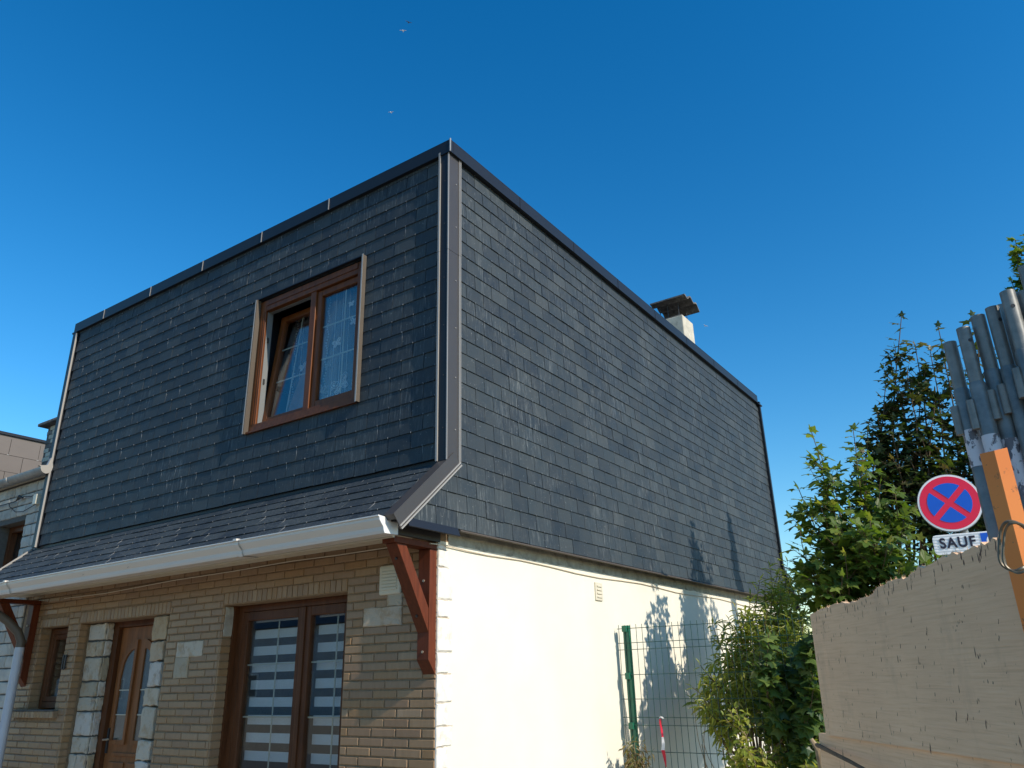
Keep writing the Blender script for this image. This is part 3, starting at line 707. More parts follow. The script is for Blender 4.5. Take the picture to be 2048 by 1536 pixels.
for gx in (0.040, 0.068): MB().box((a + gx, -0.0295, c + 0.08), (a + gx + 0.012, -0.0262, d - 0.13)).build('frame_bead', 'wood', fr)
# white inner rebate of the open side, with hinges
MB().box((a + 0.1005, -0.004, z0s), (a + 0.1035, 0.058, z1s)).build('white_rebate', 'rebate', fr)
for hz_ in (0.35, 0.72): MB().box((a + 0.1036, 0.010, z0s + hz * hz_), (a + 0.114, 0.026, z0s + hz * hz_ + 0.05)).build('hinge', 'iron', fr)
MB().box((a + 0.08, 0.020, z1s - 0.002), (xm - 0.04, 0.058, z1s + 0.003)).build('white_rebate', 'rebate', fr)
# net curtains behind the upper window
NC = []
for (cx0, cx1, yy, lab) in ((-1.50, -0.86, 0.14, 'sheer net curtain with butterfly lace behind the fixed right hand pane'), (-2.18, -1.53, 0.34, 'sheer net curtain with lace flowers behind the tilted sash')):
    vs = []; fs = []; n = 60
    for i in range(n + 1):
        x = cx0 + (cx1 - cx0) * i / n; y = yy + 0.010 * math.sin(i * 1.05) + 0.004 * math.sin(i * 2.3)
        vs += [(x, y, c + 0.03), (x, y, d - 0.05)]
    for i in range(n): q = i * 2; fs.append((q, q + 2, q + 3, q + 1))
    cu = MB().add(vs, fs).build('net_curtain', 'veil', None); tag(cu, lab, 'curtain', 'net curtains of the upper window')
    # lace motifs
    lm = MB(); y = yy - 0.020
    def loop(cx, cz, rx, rz, ang, r=0.0022, n=14):
        pts = []
        for i in range(n + 1):
            t = 2 * math.pi * i / n; px = rx * math.cos(t); pz = rz * math.sin(t)
            pts.append((cx + px * math.cos(ang) - pz * math.sin(ang), y, cz + px * math.sin(ang) + pz * math.cos(ang)))
        lm.tube(pts, r, 4, False)
    def butterfly(cx, cz, s, rot=0.0):
        for (dx, dz, rx, rz, an) in ((-.5, .3, .52, .30, 2.5), (.5, .3, .52, .30, .6), (-.4, -.35, .36, .24, 3.7), (.4, -.35, .36, .24, -.6)):
            an += rot; ex = dx * math.cos(rot) - dz * math.sin(rot); ez = dx * math.sin(rot) + dz * math.cos(rot)
            loop(cx + ex * s, cz + ez * s, rx * s, rz * s, an, 0.003); loop(cx + ex * s, cz + ez * s, rx * s * .6, rz * s * .6, an, 0.002)
            for q in range(4): loop(cx + ex * s + random.uniform(-.25, .25) * s, cz + ez * s + random.uniform(-.15, .15) * s, s * .06, s * .06, 0, 0.002, 6)
        lm.tube([(cx, y, cz - .5 * s), (cx, y, cz + .4 * s)], 0.004, 4)
    W_ = cx1 - cx0
    for (fx, fz, s, ro) in ((.42, .20, .11, .4), (.75, .30, .07, -.3), (.30, .56, .055, .3), (.62, .70, .05, -.2), (.84, .50, .05, .5), (.55, .86, .035, 0), (.80, .14, .05, .8)):
        butterfly(cx0 + W_ * fx, c + 0.06 + (d - c - .2) * fz, s, ro)
    for i in range(46):
        loop(cx0 + W_ * random.random(), c + 0.10 + 0.22 * random.random() ** 1.6, .010, .014, random.random() * 3, 0.0018, 6)
    for k in range(44): loop(cx0 + W_ * 0.10 + 0.012 * math.sin(k), c + 0.10 + k * 0.027, .006, .008, 0, 0.0018, 6)
    for fx in (.24, .38, .52, .68): lm.tube([(cx0 + W_ * fx, y, c + 0.08), (cx0 + W_ * (fx + .005), y, d - 0.06)], 0.0022, 4)
    lm.build('lace_motif', 'lace', cu)
dr = MB(); vs = []; fs = []
for i in range(21):
    f = i / 20
    for kx in range(9):
        g_ = kx / 8; top = -1.60 + 0.10 * g_; bot = -2.20 + 0.42 * g_; bx = bot + (top - bot) * f ** 1.3
        vs.append((bx, 0.30 + 0.012 * math.sin(kx * 1.7), c + 0.04 + (d - c - 0.12) * f))
for i in range(20):
    for kx in range(8): q = i * 9 + kx; fs.append((q, q + 1, q + 10, q + 9))
tag(dr.add(vs, fs).build('drape', 'drape', None, smooth=True), 'pinkish drape pulled aside behind the tilted upper window sash', 'drape')
# ---- French window with zebra blinds
a, b, c, d = OPEN['win']
MB().box((a, 0.15, d - 0.0), (b, 0.2, d + 0.004)).build('lintel_face', 'mortar', H)
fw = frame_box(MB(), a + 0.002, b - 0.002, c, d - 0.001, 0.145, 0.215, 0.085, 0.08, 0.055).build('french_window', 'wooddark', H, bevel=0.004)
fw['label'] = 'brown framed french window with gold glazing bars'
stile = -1.512
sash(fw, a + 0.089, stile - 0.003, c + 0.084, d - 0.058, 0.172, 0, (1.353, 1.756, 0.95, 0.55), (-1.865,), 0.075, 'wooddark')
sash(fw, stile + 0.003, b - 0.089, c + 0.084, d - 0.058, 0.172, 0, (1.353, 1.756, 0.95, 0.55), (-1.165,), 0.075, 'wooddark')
MB().box((stile - 0.022, 0.132, c + 0.084), (stile + 0.022, 0.1435, d - 0.058)).build('meeting_stile', 'wooddark', fw, bevel=0.005)
MB().box((a + 0.001, 0.10, c), (a + 0.03, 0.1445, d - 0.001)).build('jamb_liner', 'wooddark', fw)
stone_front(0.02, 0.135, 1.99, 2.235, a + 0.001, 'stonegrey', H, 0.004, 0.004, 'stone', 'S')
for (bx0, bx1, lab) in ((-2.225, -1.59, 'left'), (-1.43, -0.98, 'right')):
    bl_ = empty('zebra_blind', ((bx0 + bx1) / 2, 0.235, 1.2), 'striped day and night blind behind the %s hand pane of the french window' % lab, 'blind', 'striped blinds of the french window')
    z = 2.172
    while z > 0.3:
        MB().box((bx0, 0.232, z - 0.072), (bx1, 0.2345, z)).build('fabric_band', 'blind', bl_); z -= 0.1345
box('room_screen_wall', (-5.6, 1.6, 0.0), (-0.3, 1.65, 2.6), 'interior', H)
# ---- small window
a, b, c, d = OPEN['small']
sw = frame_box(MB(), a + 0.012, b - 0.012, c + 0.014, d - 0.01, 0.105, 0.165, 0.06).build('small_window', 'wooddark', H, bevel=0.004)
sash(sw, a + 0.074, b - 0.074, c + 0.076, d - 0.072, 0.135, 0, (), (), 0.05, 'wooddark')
vs = [(-5.30, 0.19, 1.56), (-5.26, 0.20, 1.56), (-5.235, 0.19, 2.15), (-5.13, 0.20, 2.15)]
cu = MB().add([(-5.33, .20, 1.55), (-5.30, .21, 1.55), (-5.24, .20, 1.85), (-5.19, .21, 1.85), (-5.21, .20, 2.16), (-5.12, .21, 2.16)], [(0, 1, 3, 2), (2, 3, 5, 4)]).build('net_curtain', 'lace', None)
tag(cu, 'narrow gathered white curtain in the small dark side window', 'curtain')
# house number plate: two dark metal strokes
hn = empty('number_plate', (-4.875, -0.01, 1.86), 'dark metal house sign of upright strokes between small window and door', 'sign')
for i in range(2): MB().box((-4.905 + i * 0.045, -0.022, 1.79), (-4.885 + i * 0.045, -0.012, 1.93)).build('stroke', 'iron', hn)
MB().box((-4.915, -0.012, 1.80), (-4.830, -0.008, 1.815)).build('bar', 'iron', hn); MB().box((-4.915, -0.012, 1.905), (-4.830, -0.008, 1.92)).build('bar', 'iron', hn)
# ---- door niche, stones and door
a, b, c, d = OPEN['door']
MB().box((a, 0.115, 0.02), (-4.403, 0.30, d)).box((-3.47, 0.065, 0.02), (b, 0.30, d)).build('stone_bed', 'stonejoint', H)
zl = [2.222, 2.05, 1.897, 1.668, 1.524, 1.395, 1.172, 1.016, 0.86, 0.70, 0.52, 0.36, 0.2, 0.03]
for i in range(len(zl) - 1):
    z1_, z0_ = zl[i] - 0.008, zl[i + 1] + 0.008
    spl = random.choice((0.12, 0.16, 0.3)) if i % 3 else 0.3
    if spl < 0.25:
        stone_front(-4.690, -4.690 + spl, z0_, z1_, 0.105, 'stone', H, 0.02, 0.007); stone_front(-4.690 + spl + 0.012, -4.405, z0_, z1_, 0.105, 'stone', H, 0.02, 0.007)
    else: stone_front(-4.690, -4.405, z0_, z1_, 0.105, 'stone', H, 0.02, 0.007)
    stone_front(0.118, 0.183, z0_, z1_, -4.40, 'stone', H, 0.003, 0.006, 'stone', 'S')
zr = [2.222, 2.00, 1.82, 1.60, 1.44, 1.17, 1.0, 0.84, 0.62, 0.44, 0.25, 0.03]
for i in range(len(zr) - 1):
    z1_, z0_ = zr[i] - 0.008, zr[i + 1] + 0.008
    stone_front(-3.43 + random.uniform(-.02, .02), -3.215 - random.uniform(0, .04), z0_, z1_, 0.03, 'stone', H, 0.05, 0.008)
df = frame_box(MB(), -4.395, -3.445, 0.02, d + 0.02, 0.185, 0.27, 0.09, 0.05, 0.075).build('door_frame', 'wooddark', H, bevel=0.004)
DO = MB(); DO.box((-4.302, 0.285, 0.075), (-3.458, 0.325, 2.168)); 
# door leaf is built with real glazed openings: stiles, rails and arched lights
def arch_pane(x0, x1, z0, zs, side, n=10):
    """light whose head is a quarter arch rising to the middle of the door"""
    w_ = x1 - x0; pts = [(x0, z0), (x1, z0)]
    if side < 0:   # left light: tall side on the right
        pts += [(x1 - w_ * (i / n), zs + (1 - (i / n) ** 2) ** 0.5 * w_ * 1.35) for i in range(n + 1)]
    else: pts += [(x1 - w_ * (i / n), zs + (1 - (1 - i / n) ** 2) ** 0.5 * w_ * 1.35) for i in range(n + 1)]
    return pts
leaf = box('door_leaf', (-4.302, 0.230, 0.075), (-3.538, 0.258, 2.168), 'doorwood', H, bevel=0.003)
leaf['label'] = 'varnished brown front door leaf with two arched lights'
for (x0, x1, sd) in ((-4.195, -4.010, -1), (-3.835, -3.650, 1)):
    xa, xb = x0 - 0.035, x1 + 0.035
    fr_ = MB(); po = arch_pane(xa, xb, 1.100, 1.70, sd); pi_ = arch_pane(x0, x1, 1.140, 1.705, sd); k = len(po)
    vs = [(p[0], 0.229, p[1]) for p in po] + [(p[0], 0.210, p[1]) for p in po] + [(p[0], 0.210, p[1]) for p in pi_] + [(p[0], 0.229, p[1]) for p in pi_]
    fs = []
    for r_ in range(3):
        for i in range(k): q = (i + 1) % k; fs.append((r_ * k + i, r_ * k + q, (r_ + 1) * k + q, (r_ + 1) * k + i))
    fo = fr_.add(vs, fs).build('light_moulding', 'doorwood', leaf)
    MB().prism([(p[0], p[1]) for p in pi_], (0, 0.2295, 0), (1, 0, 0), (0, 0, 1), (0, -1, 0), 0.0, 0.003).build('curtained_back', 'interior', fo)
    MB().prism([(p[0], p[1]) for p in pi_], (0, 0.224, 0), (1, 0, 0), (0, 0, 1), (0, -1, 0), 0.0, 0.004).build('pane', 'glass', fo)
    for zz in (1.36, 1.58): MB().box((x0, 0.2185, zz - 0.005), (x1, 0.2195, zz + 0.005)).build('glazing_bar', 'muntin', fo)
for (x0, x1) in ((-4.20, -3.95), (-3.89, -3.64)):
    MB().box((x0, 0.216, 0.30), (x1, 0.2295, 0.95)).build('door_panel', 'doorwood', leaf, bevel=0.01)
MB().box((-4.165, 0.216, 1.0), (-3.60, 0.2295, 1.03)).build('rail_moulding', 'doorwood', leaf, bevel=0.004)
MB().box((-4.288, 0.215, 1.02), (-4.262, 0.2295, 1.24)).build('handle_plate', 'iron', leaf)
MB().tube([(-4.275, 0.215, 1.14), (-4.275, 0.175, 1.14), (-4.18, 0.172, 1.145)], 0.009, 8).build('door_handle', 'brass', leaf)
# ---- cable along the soffit and round the corner
pts = [(-5.1, -0.012, 2.50), (-4.3, -0.012, 2.492), (-3.155, -0.012, 2.522), (-2.3, -0.012, 2.525), (-1.543, -0.012, 2.538), (-1.0, -0.012, 2.531), (-0.488, -0.012, 2.533), (-0.2, -0.085, 2.515), (0.012, -0.085, 2.50), (0.016, 0.05, 2.507), (0.012, 0.35, 2.495)]
for i in range(16):
    y = 0.6 + i * 0.45; pts.append((0.009, y, 2.492 + 0.012 * math.sin(i * 1.3) - 0.002 * i))
tag(MB().tube(pts, 0.0045, 6).build('wall_cable', 'cable', None, smooth=True), 'thin cream cable clipped along the brick front and round onto the cream wall', 'cable')

# ---- roof chimney
CH = empty('chimney', (-0.42, 6.15, 5.87), 'pale concrete chimney with wavy sheet cap on thin rods on the flat roof', 'chimney')
MB().box((-0.62, 5.95, 5.872), (-0.19, 6.37, 6.70)).build('stack', 'concrete', CH, bevel=0.012)
MB().box((-0.60, 5.97, 6.701), (-0.21, 6.35, 6.725)).build('stack_rim', 'capmat', CH, bevel=0.01)
for (x, y) in ((-0.56, 6.0), (-0.43, 5.99), (-0.26, 6.0), (-0.25, 6.3), (-0.55, 6.3)):
    MB().tube([(x, y, 6.71), (x, y, 6.95)], 0.006, 6).build('cap_rod', 'iron', CH)
vs = []; fs = []; nx, ny = 3, 22
for i in range(ny + 1):
    y = 5.86 + 0.60 * i / ny; z = 6.935 + 0.028 * math.cos(i / ny * math.pi * 5.0) + 0.06 * math.sin(i / ny * math.pi)
    for (x) in (-0.66, -0.09): vs += [(x, y, z), (x, y, z + 0.022)]
for i in range(ny):
    q = i * 4; fs += [(q, q + 2, q + 6, q + 4), (q + 1, q + 5, q + 7, q + 3), (q, q + 4, q + 5, q + 1), (q + 2, q + 3, q + 7, q + 6)]
fs += [(0, 1, 3, 2), (ny * 4, ny * 4 + 2, ny * 4 + 3, ny * 4 + 1)]
MB().add(vs, fs).build('cap_sheet', 'capmat', CH, smooth=False)

# ================================================================= NEIGHBOUR (left)
NH = empty('stone_house', (-7.6, 0, 0), 'grey painted stone house with zinc gutter, left of the slate clad house', 'house')
NW = (-7.06, -6.385, 2.62, 3.505)
mb = MB(); wall_with_openings(mb, -9.5, -5.955, 0, 4.0, 0.012, 0.35, [NW]); mb.build('stone_wall', 'stonejoint', NH)
zrow = 0.9 - 0.135 * 3; r = 0; pieces = []
while zrow < 3.96:
    hrow = 0.129; x = -5.965
    while x > -7.9:
        wd = random.choice((0.14, 0.2, 0.26, 0.33)) * random.uniform(.9, 1.1); xa = max(x - wd, -7.95)
        segs = [(xa, x)]
        if NW[2] - 0.03 < zrow + 0.065 < NW[3]:
            segs = [(max(s, NW[1] + 0.005), e) for s, e in segs if e > NW[1] + 0.02] + [(s, min(e, NW[0] - 0.005)) for s, e in segs if s < NW[0] - 0.02]
        for s, e in segs:
            if e - s > 0.03:
                stone_front(s + 0.005, e - 0.005, zrow + 0.005, min(zrow + hrow, 3.975) - 0.004, 0.012, 'stonegrey', NH, 0.0, 0.004)
        x = xa - 0.004
    zrow += 0.1335
MB().box((NW[0], 0.2, NW[2]), (NW[1], 0.22, NW[3])).build('window_pane', 'glass', NH)
frame_box(MB(), NW[0], NW[1], NW[2], NW[3], 0.14, 0.21, 0.07).build('window_frame', 'wooddark', NH)
box('room_dark', (NW[0] - .3, 0.36, NW[2] - .3), (NW[1] + .3, 0.38, NW[3] + .3), 'interior', NH)
# half round gutter
vs = []; fs = []; n = 12
for x in (-9.5, -5.90):
    for i in range(n + 1):
        t = math.pi * i / n; vs.append((x, -0.105 + 0.062 * math.cos(t), 4.035 - 0.068 * math.sin(t)))
    for i in range(n + 1):
        t = math.pi * (n - i) / n; vs.append((x, -0.105 + 0.057 * math.cos(t), 4.035 - 0.063 * math.sin(t)))
k = 2 * (n + 1)
for i in range(k): q = (i + 1) % k; fs.append((i, q, q + k, i + k))
ng = MB().add(vs, fs).build('gutter', 'zinc', NH)
MB().prism([(-0.19 + 0.15 * 0, 4.045)] + [(-0.105 - 0.066 * math.cos(math.pi * i / 10), 4.035 - 0.072 * math.sin(math.pi * i / 10)) for i in range(11)] + [(-0.035, 4.055), (-0.062, 4.16), (-0.072, 4.16), (-0.10, 4.065)], (0, 0, 0), (0, 1, 0), (0, 0, 1), (1, 0, 0), -5.90, -5.86).build('gutter_end', 'lighttrim', NH)
for gx in (-6.7, -7.6): MB().tube([(gx, -0.105 + 0.068 * math.cos(math.pi * i / 8), 4.038 - 0.075 * math.sin(math.pi * i / 8)) for i in range(9)], 0.008, 6).build('gutter_bracket', 'zinc', ng)
MB().box((-9.5, -0.02, 3.985), (-5.96, 0.4, 4.075)).build('roof_edge', 'concrete', NH)
for i in range(14):
    x = -6.05 - i * 0.115; MB().box((x - 0.10, -0.045, 4.076), (x, 0.25, 4.098 + 0.01 * random.random())).build('edge_slate', 'slate' if i % 3 else 'zinc', NH)
MB().add([(-9.5, 0.0, 4.07), (-5.96, 0.0, 4.07), (-5.96, 4, 4.6), (-9.5, 4, 4.6)], [(0, 1, 2, 3)]).build('roof', 'anth', NH)
wb = empty('wall_box', (-6.1, -0.03, 3.7), 'small pale junction box on the grey stone wall under the zinc gutter', 'junction box')
MB().box((-6.165, -0.055, 3.645), (-6.085, 0.0, 3.765)).build('box_body', 'muntin', wb, bevel=0.004)
tag(MB().tube([(-7.3, -0.03, 3.76), (-6.7, -0.03, 3.755), (-6.45, -0.03, 3.79), (-6.28, -0.03, 3.765), (-6.14, -0.03, 3.77)], 0.006, 6).build('wall_wire', 'cabledark', None), 'black cable with a knot along the grey stone wall above the window', 'cable')
tag(MB().tube([(-6.82, -0.03, 3.757), (-6.80, -0.03, 3.72), (-6.6, -0.03, 3.62), (-6.4, -0.03, 3.60), (-6.2, -0.03, 3.635), (-6.10, -0.03, 3.65)], 0.005, 6).build('wall_wire', 'cabledark', None), 'black cable drooping below the junction box on the stone wall', 'cable')
MB().tube([(-6.62, -0.035, 3.765), (-6.55, -0.04, 3.80), (-6.47, -0.035, 3.775)], [0.01, 0.022, 0.01], 8).build('cable_joint', 'cabledark', wb)
# taupe clad building behind
TB = empty('taupe_clad_house', (-9.6, 3, 0), 'building clad in plain taupe panels behind the zinc gutter', 'house')
MB().box((-14.5, 0.2, 0), (-10.03, 7, 5.51)).build('clad_wall', 'taupe', TB)
MB().box((-14.5, 0.17, 5.511), (-10.0, 7.03, 5.555)).build('coping', 'anth', TB)
pz = 4.67; r = 0
z = 4.95
PH, PW = 0.275, 0.46
for r in range(5):
    for cix in range(8):
        y0 = 0.20 + cix * PW - (PW / 2 if r % 2 else 0) + 0.34 * 0; y1 = y0 + PW - 0.007
        z1_ = 5.46 - r * PH + 0.0; z0_ = z1_ - PH + 0.006
        MB().box((-10.029, y0, z0_), (-10.012 + 0.0015 * ((cix + r) % 3), y1, z1_)).build('clad_panel', 'taupe', TB)
        MB().box((-10.014, y1 - 0.02, z0_ - 0.004), (-10.006, y1 + 0.012, z0_ + 0.006)).build('panel_clip', 'lighttrim', TB)
NC2 = empty('brick_chimney', (-7.45, 0.75, 4.2), 'mottled masonry chimney with overhanging cap beside the slate house edge', 'chimney')
MB().box((-7.62, 0.60, 4.15), (-7.05, 1.1, 5.06)).build('stack', 'stonejoint', NC2)
for r in range(14):
    x = -7.62 + (0.07 if r % 2 else 0)
    while x < -7.07:
        xe = min(x + 0.14, -7.05); MB().box((x + 0.004, 0.592, 4.16 + r * 0.064), (xe - 0.004, 0.599, 4.16 + r * 0.064 + 0.056)).build('brick', 'concrete' if random.random() < .6 else 'capmat', NC2); x = xe
MB().box((-7.74, 0.50, 5.061), (-6.97, 1.2, 5.105)).build('cap', 'capmat', NC2, bevel=0.01)
# drainpipe in front of the left bracket
dp = empty('drainpipe', (-5.42, -0.2, 1.0), 'white downpipe in front of the stone wall at the left edge', 'drainpipe')
MB().tube([(-5.46, -0.2, 0.1), (-5.455, -0.2, 2.02)], 0.045, 16).build('pipe', 'pipewhite', dp, smooth=True)
MB().tube([(-5.455, -0.2, 2.0), (-5.455, -0.2, 2.08), (-5.47, -0.24, 2.17), (-5.52, -0.34, 2.28), (-5.55, -0.46, 2.36), (-5.56, -0.54, 2.44), (-5.56, -0.54, 2.51)], 0.042, 14).build('elbow', 'casing', dp, smooth=True)

# ================================================================= FENCE
FY = 2.66
FE = empty('mesh_fence', (0.115, FY, 0), 'green welded wire mesh fence panel fixed to a green post by the cream wall', 'fence')
p = MB(); p.box((0.083, FY, 0), (0.143, FY + 0.04, 2.045)); p.build('post', 'green', FE, bevel=0.004)
MB().box((0.101, FY - 0.006, 0.1), (0.108, FY - 0.0001, 2.03)).build('post_groove', 'iron', FE)
for z in (2.02, 1.60, 1.175, 0.75): MB().box((0.088, FY - 0.034, z - 0.035), (0.136, FY - 0.0065, z + 0.022)).build('clamp', 'green', FE, bevel=0.004)
wz = [2.015, 1.885, 1.825, 1.605, 1.395, 1.240, 1.175, 0.960, 0.75, 0.55]
wme = MB().tube([(-0.9, 0, 0), (0.9, 0, 0)], 0.0034, 6)
me_h = mesh_of('wire', wme.v, wme.f, 'wiregreen', True)
wme = MB().tube([(0, 0, -0.85), (0, 0, 0.85)], 0.0026, 6); me_v = mesh_of('wire', wme.v, wme.f, 'wiregreen', True)
for z in wz: o = bpy.data.objects.new('wire', me_h); link(o, FE, Matrix.Translation((0.93, FY - 0.014, z)))
for i in range(31): o = bpy.data.objects.new('wire', me_v); link(o, FE, Matrix.Translation((0.045 + i * 0.0605, FY - 0.0075, 1.20)))
for i in range(31):
    MB().tube([(0.045 + i * 0.0605, FY - 0.0075, 2.0505), (0.045 + i * 0.0605, FY - 0.0075, 2.052)], 0.0026, 5) if False else None
# barrier tape
tp = empty('barrier_tape', (0.36, FY - 0.02, 1.24), 'strip of red and white barrier tape hanging from the green fence', 'tape')
def ribbon(pts, name, mat):
    vs = []; fs = []
    for (x, z, wd, tw) in pts:
        y = FY - 0.035 - 0.01 * math.sin(z * 20); vs += [(x - wd, y - tw, z), (x + wd, y + tw, z)]
    for i in range(len(pts) - 1): q = i * 2; fs.append((q, q + 1, q + 3, q + 2))
    MB().add(vs, fs).build(name, mat, tp, smooth=True)
tx = lambda px, py: 0
P_ = [(1318, 1434, .010), (1321, 1441, .012), (1319, 1455, .008), (1323, 1470, .010), (1326, 1476, .010)]
def fx(px, py):
    r_ = ray(px, py); t = (FY - 0.03 - CAM.y) / r_.y; q = CAM + r_ * t; return q.x, q.z
ribbon([(*fx(1319, 1436), .004, .004), (*fx(1322, 1433), .012, .0), (*fx(1327, 1437), .006, .006)], 'knot', 'tapewhite')
ribbon([(*fx(a_, b_), w_, t_) for a_, b_, w_, t_ in ((1320, 1438, .008, .004), (1320, 1446, .009, 0), (1323, 1459, .007, .006), (1326, 1474, .010, 0))], 'red_length', 'tapered')
ribbon([(*fx(a_, b_), w_, t_) for a_, b_, w_, t_ in ((1326, 1474, .010, 0), (1328, 1486, .014, 0), (1327, 1500, .014, .006))], 'white_length', 'tapewhite')
ribbon([(*fx(a_, b_), w_, t_) for a_, b_, w_, t_ in ((1327, 1500, .014, .006), (1329, 1512, .014, 0), (1330, 1522, .008, .005), (1332, 1534, .004, 0))], 'red_length', 'tapered')

# ================================================================= SIGN
SG = empty('traffic_sign', (3.0, 2.9, 0), 'round red and blue no stopping sign on a grey pole', 'sign')
sc_c = at(1899, 1006, 7.2); SR = 0.234; sx, sy, sz = sc_c
SG.location = (sx, sy, 0); WM[SG.name] = Matrix.Translation((sx, sy, 0))
def disc(r, y0, y1, name, mat, par, n=64, poly=None):
    po = poly or [(r * math.cos(2 * math.pi * i / n), r * math.sin(2 * math.pi * i / n)) for i in range(n)]
    return MB().prism(po, (sx, sy, sz), (1, 0, 0), (0, 0, 1), (0, -1, 0), y0, y1).build(name, mat, par)
rim = disc(SR, -0.02, 0.012, 'sign_shell', 'signgrey', SG)
disc(SR * 0.985, 0.012, 0.014, 'white_border', 'signwhite', rim); disc(SR * 0.925, 0.014, 0.016, 'red_disc', 'signred', rim)
for qd in range(4):   # four blue sectors between the bars of the cross
    a0 = math.radians(90 * qd); bw = 0.098 * SR * 1.0; R2 = 0.69 * SR; po = []
    inner_r = bw / math.sin(math.pi / 4)
    po.append((inner_r * math.cos(a0), inner_r * math.sin(a0)))
    da = math.pi / 4 - math.asin(bw / R2)
    po += [(R2 * math.cos(a0 + t), R2 * math.sin(a0 + t)) for t in np.linspace(-da, da, 18)]
    disc(0, 0.016, 0.018, 'blue_sector', 'signblue', rim, poly=po)
SP = empty('traffic_plate', (3.0, 2.9, 0), 'white ribbed plate reading SAUF with a blue symbol square, under the round sign', 'sign')
pc = at(1927, 1089, 7.2); px_, py_, pz_ = pc
SP.location = (sx, sy, 0); WM[SP.name] = Matrix.Translation((sx, sy, 0))
pw, ph = 0.50, 0.165; px0, px1 = sx - 0.180, sx - 0.180 + pw; pz0, pz1 = pz_ - 0.068, pz_ + 0.088
cr = 0.03; po = []
for (cx, cz, a0) in ((px1 - cr, pz1 - cr, 0), (px0 + cr, pz1 - cr, 90), (px0 + cr, pz0 + cr, 180), (px1 - cr, pz0 + cr, 270)):
    po += [(cx + cr * math.cos(math.radians(a0 + t)), cz + cr * math.sin(math.radians(a0 + t))) for t in (0, 30, 60, 90)]
pl_ = MB().prism(po, (0, sy, 0), (1, 0, 0), (0, 0, 1), (0, -1, 0), -0.012, 0.010).build('plate', 'signwhite', SP)
for i in range(6): MB().box((px0 + 0.008, sy - 0.0125, pz0 + 0.025 + i * 0.0235), (px1 - 0.008, sy - 0.0101, pz0 + 0.033 + i * 0.0235)).build('rib', 'signwhite', pl_)
MB().box((px0 + 0.340, sy - 0.0145, pz0 + 0.022), (px1 - 0.03, sy - 0.013, pz1 - 0.012)).build('blue_square', 'signblue', pl_)
MB().prism([(px0 + 0.415 + 0.04 * math.cos(2 * math.pi * i / 20), pz0 + 0.075 + 0.05 * math.sin(2 * math.pi * i / 20)) for i in range(20)], (0, sy, 0), (1, 0, 0), (0, 0, 1), (0, -1, 0), 0.0146, 0.016).build('white_symbol', 'signwhite', pl_)
def text(s, size, name, mat, parent, world, extrude=0.0006, bold=0.0, spacing=1.1):
    cu = bpy.data.curves.new(name, 'FONT'); cu.body = s; cu.size = size; cu.extrude = extrude; cu.offset = bold; cu.space_character = spacing
    cu.align_x = 'CENTER'; cu.align_y = 'CENTER'
    o = bpy.data.objects.new(name, cu); sc.collection.objects.link(o); dg = bpy.context.evaluated_depsgraph_get(); dg.update()
    me = bpy.data.meshes.new_from_object(o.evaluated_get(dg)); bpy.data.objects.remove(o)
    me.materials.clear(); me.materials.append(M[mat]); ob = bpy.data.objects.new(name, me); link(ob, parent, world); return ob
text('SAUF', 0.112, 'lettering', 'signblack', pl_, Matrix.Translation((px0 + 0.172, sy - 0.0145, (pz0 + pz1) / 2 + 0.006)) @ Matrix.Rotation(math.pi / 2, 4, 'X') @ Matrix.Diagonal((0.90, 1, 1, 1)), 0.001, 0.0035, 1.16)
PO = MB().tube([(sx + 0.06, sy + 0.05, 0), (sx + 0.06, sy + 0.05, sz + 0.2)], 0.03, 16).build('pole', 'galv', SG, smooth=True)

for r_ in (SG, SP): r_.rotation_euler = (0, 0, math.radians(8))
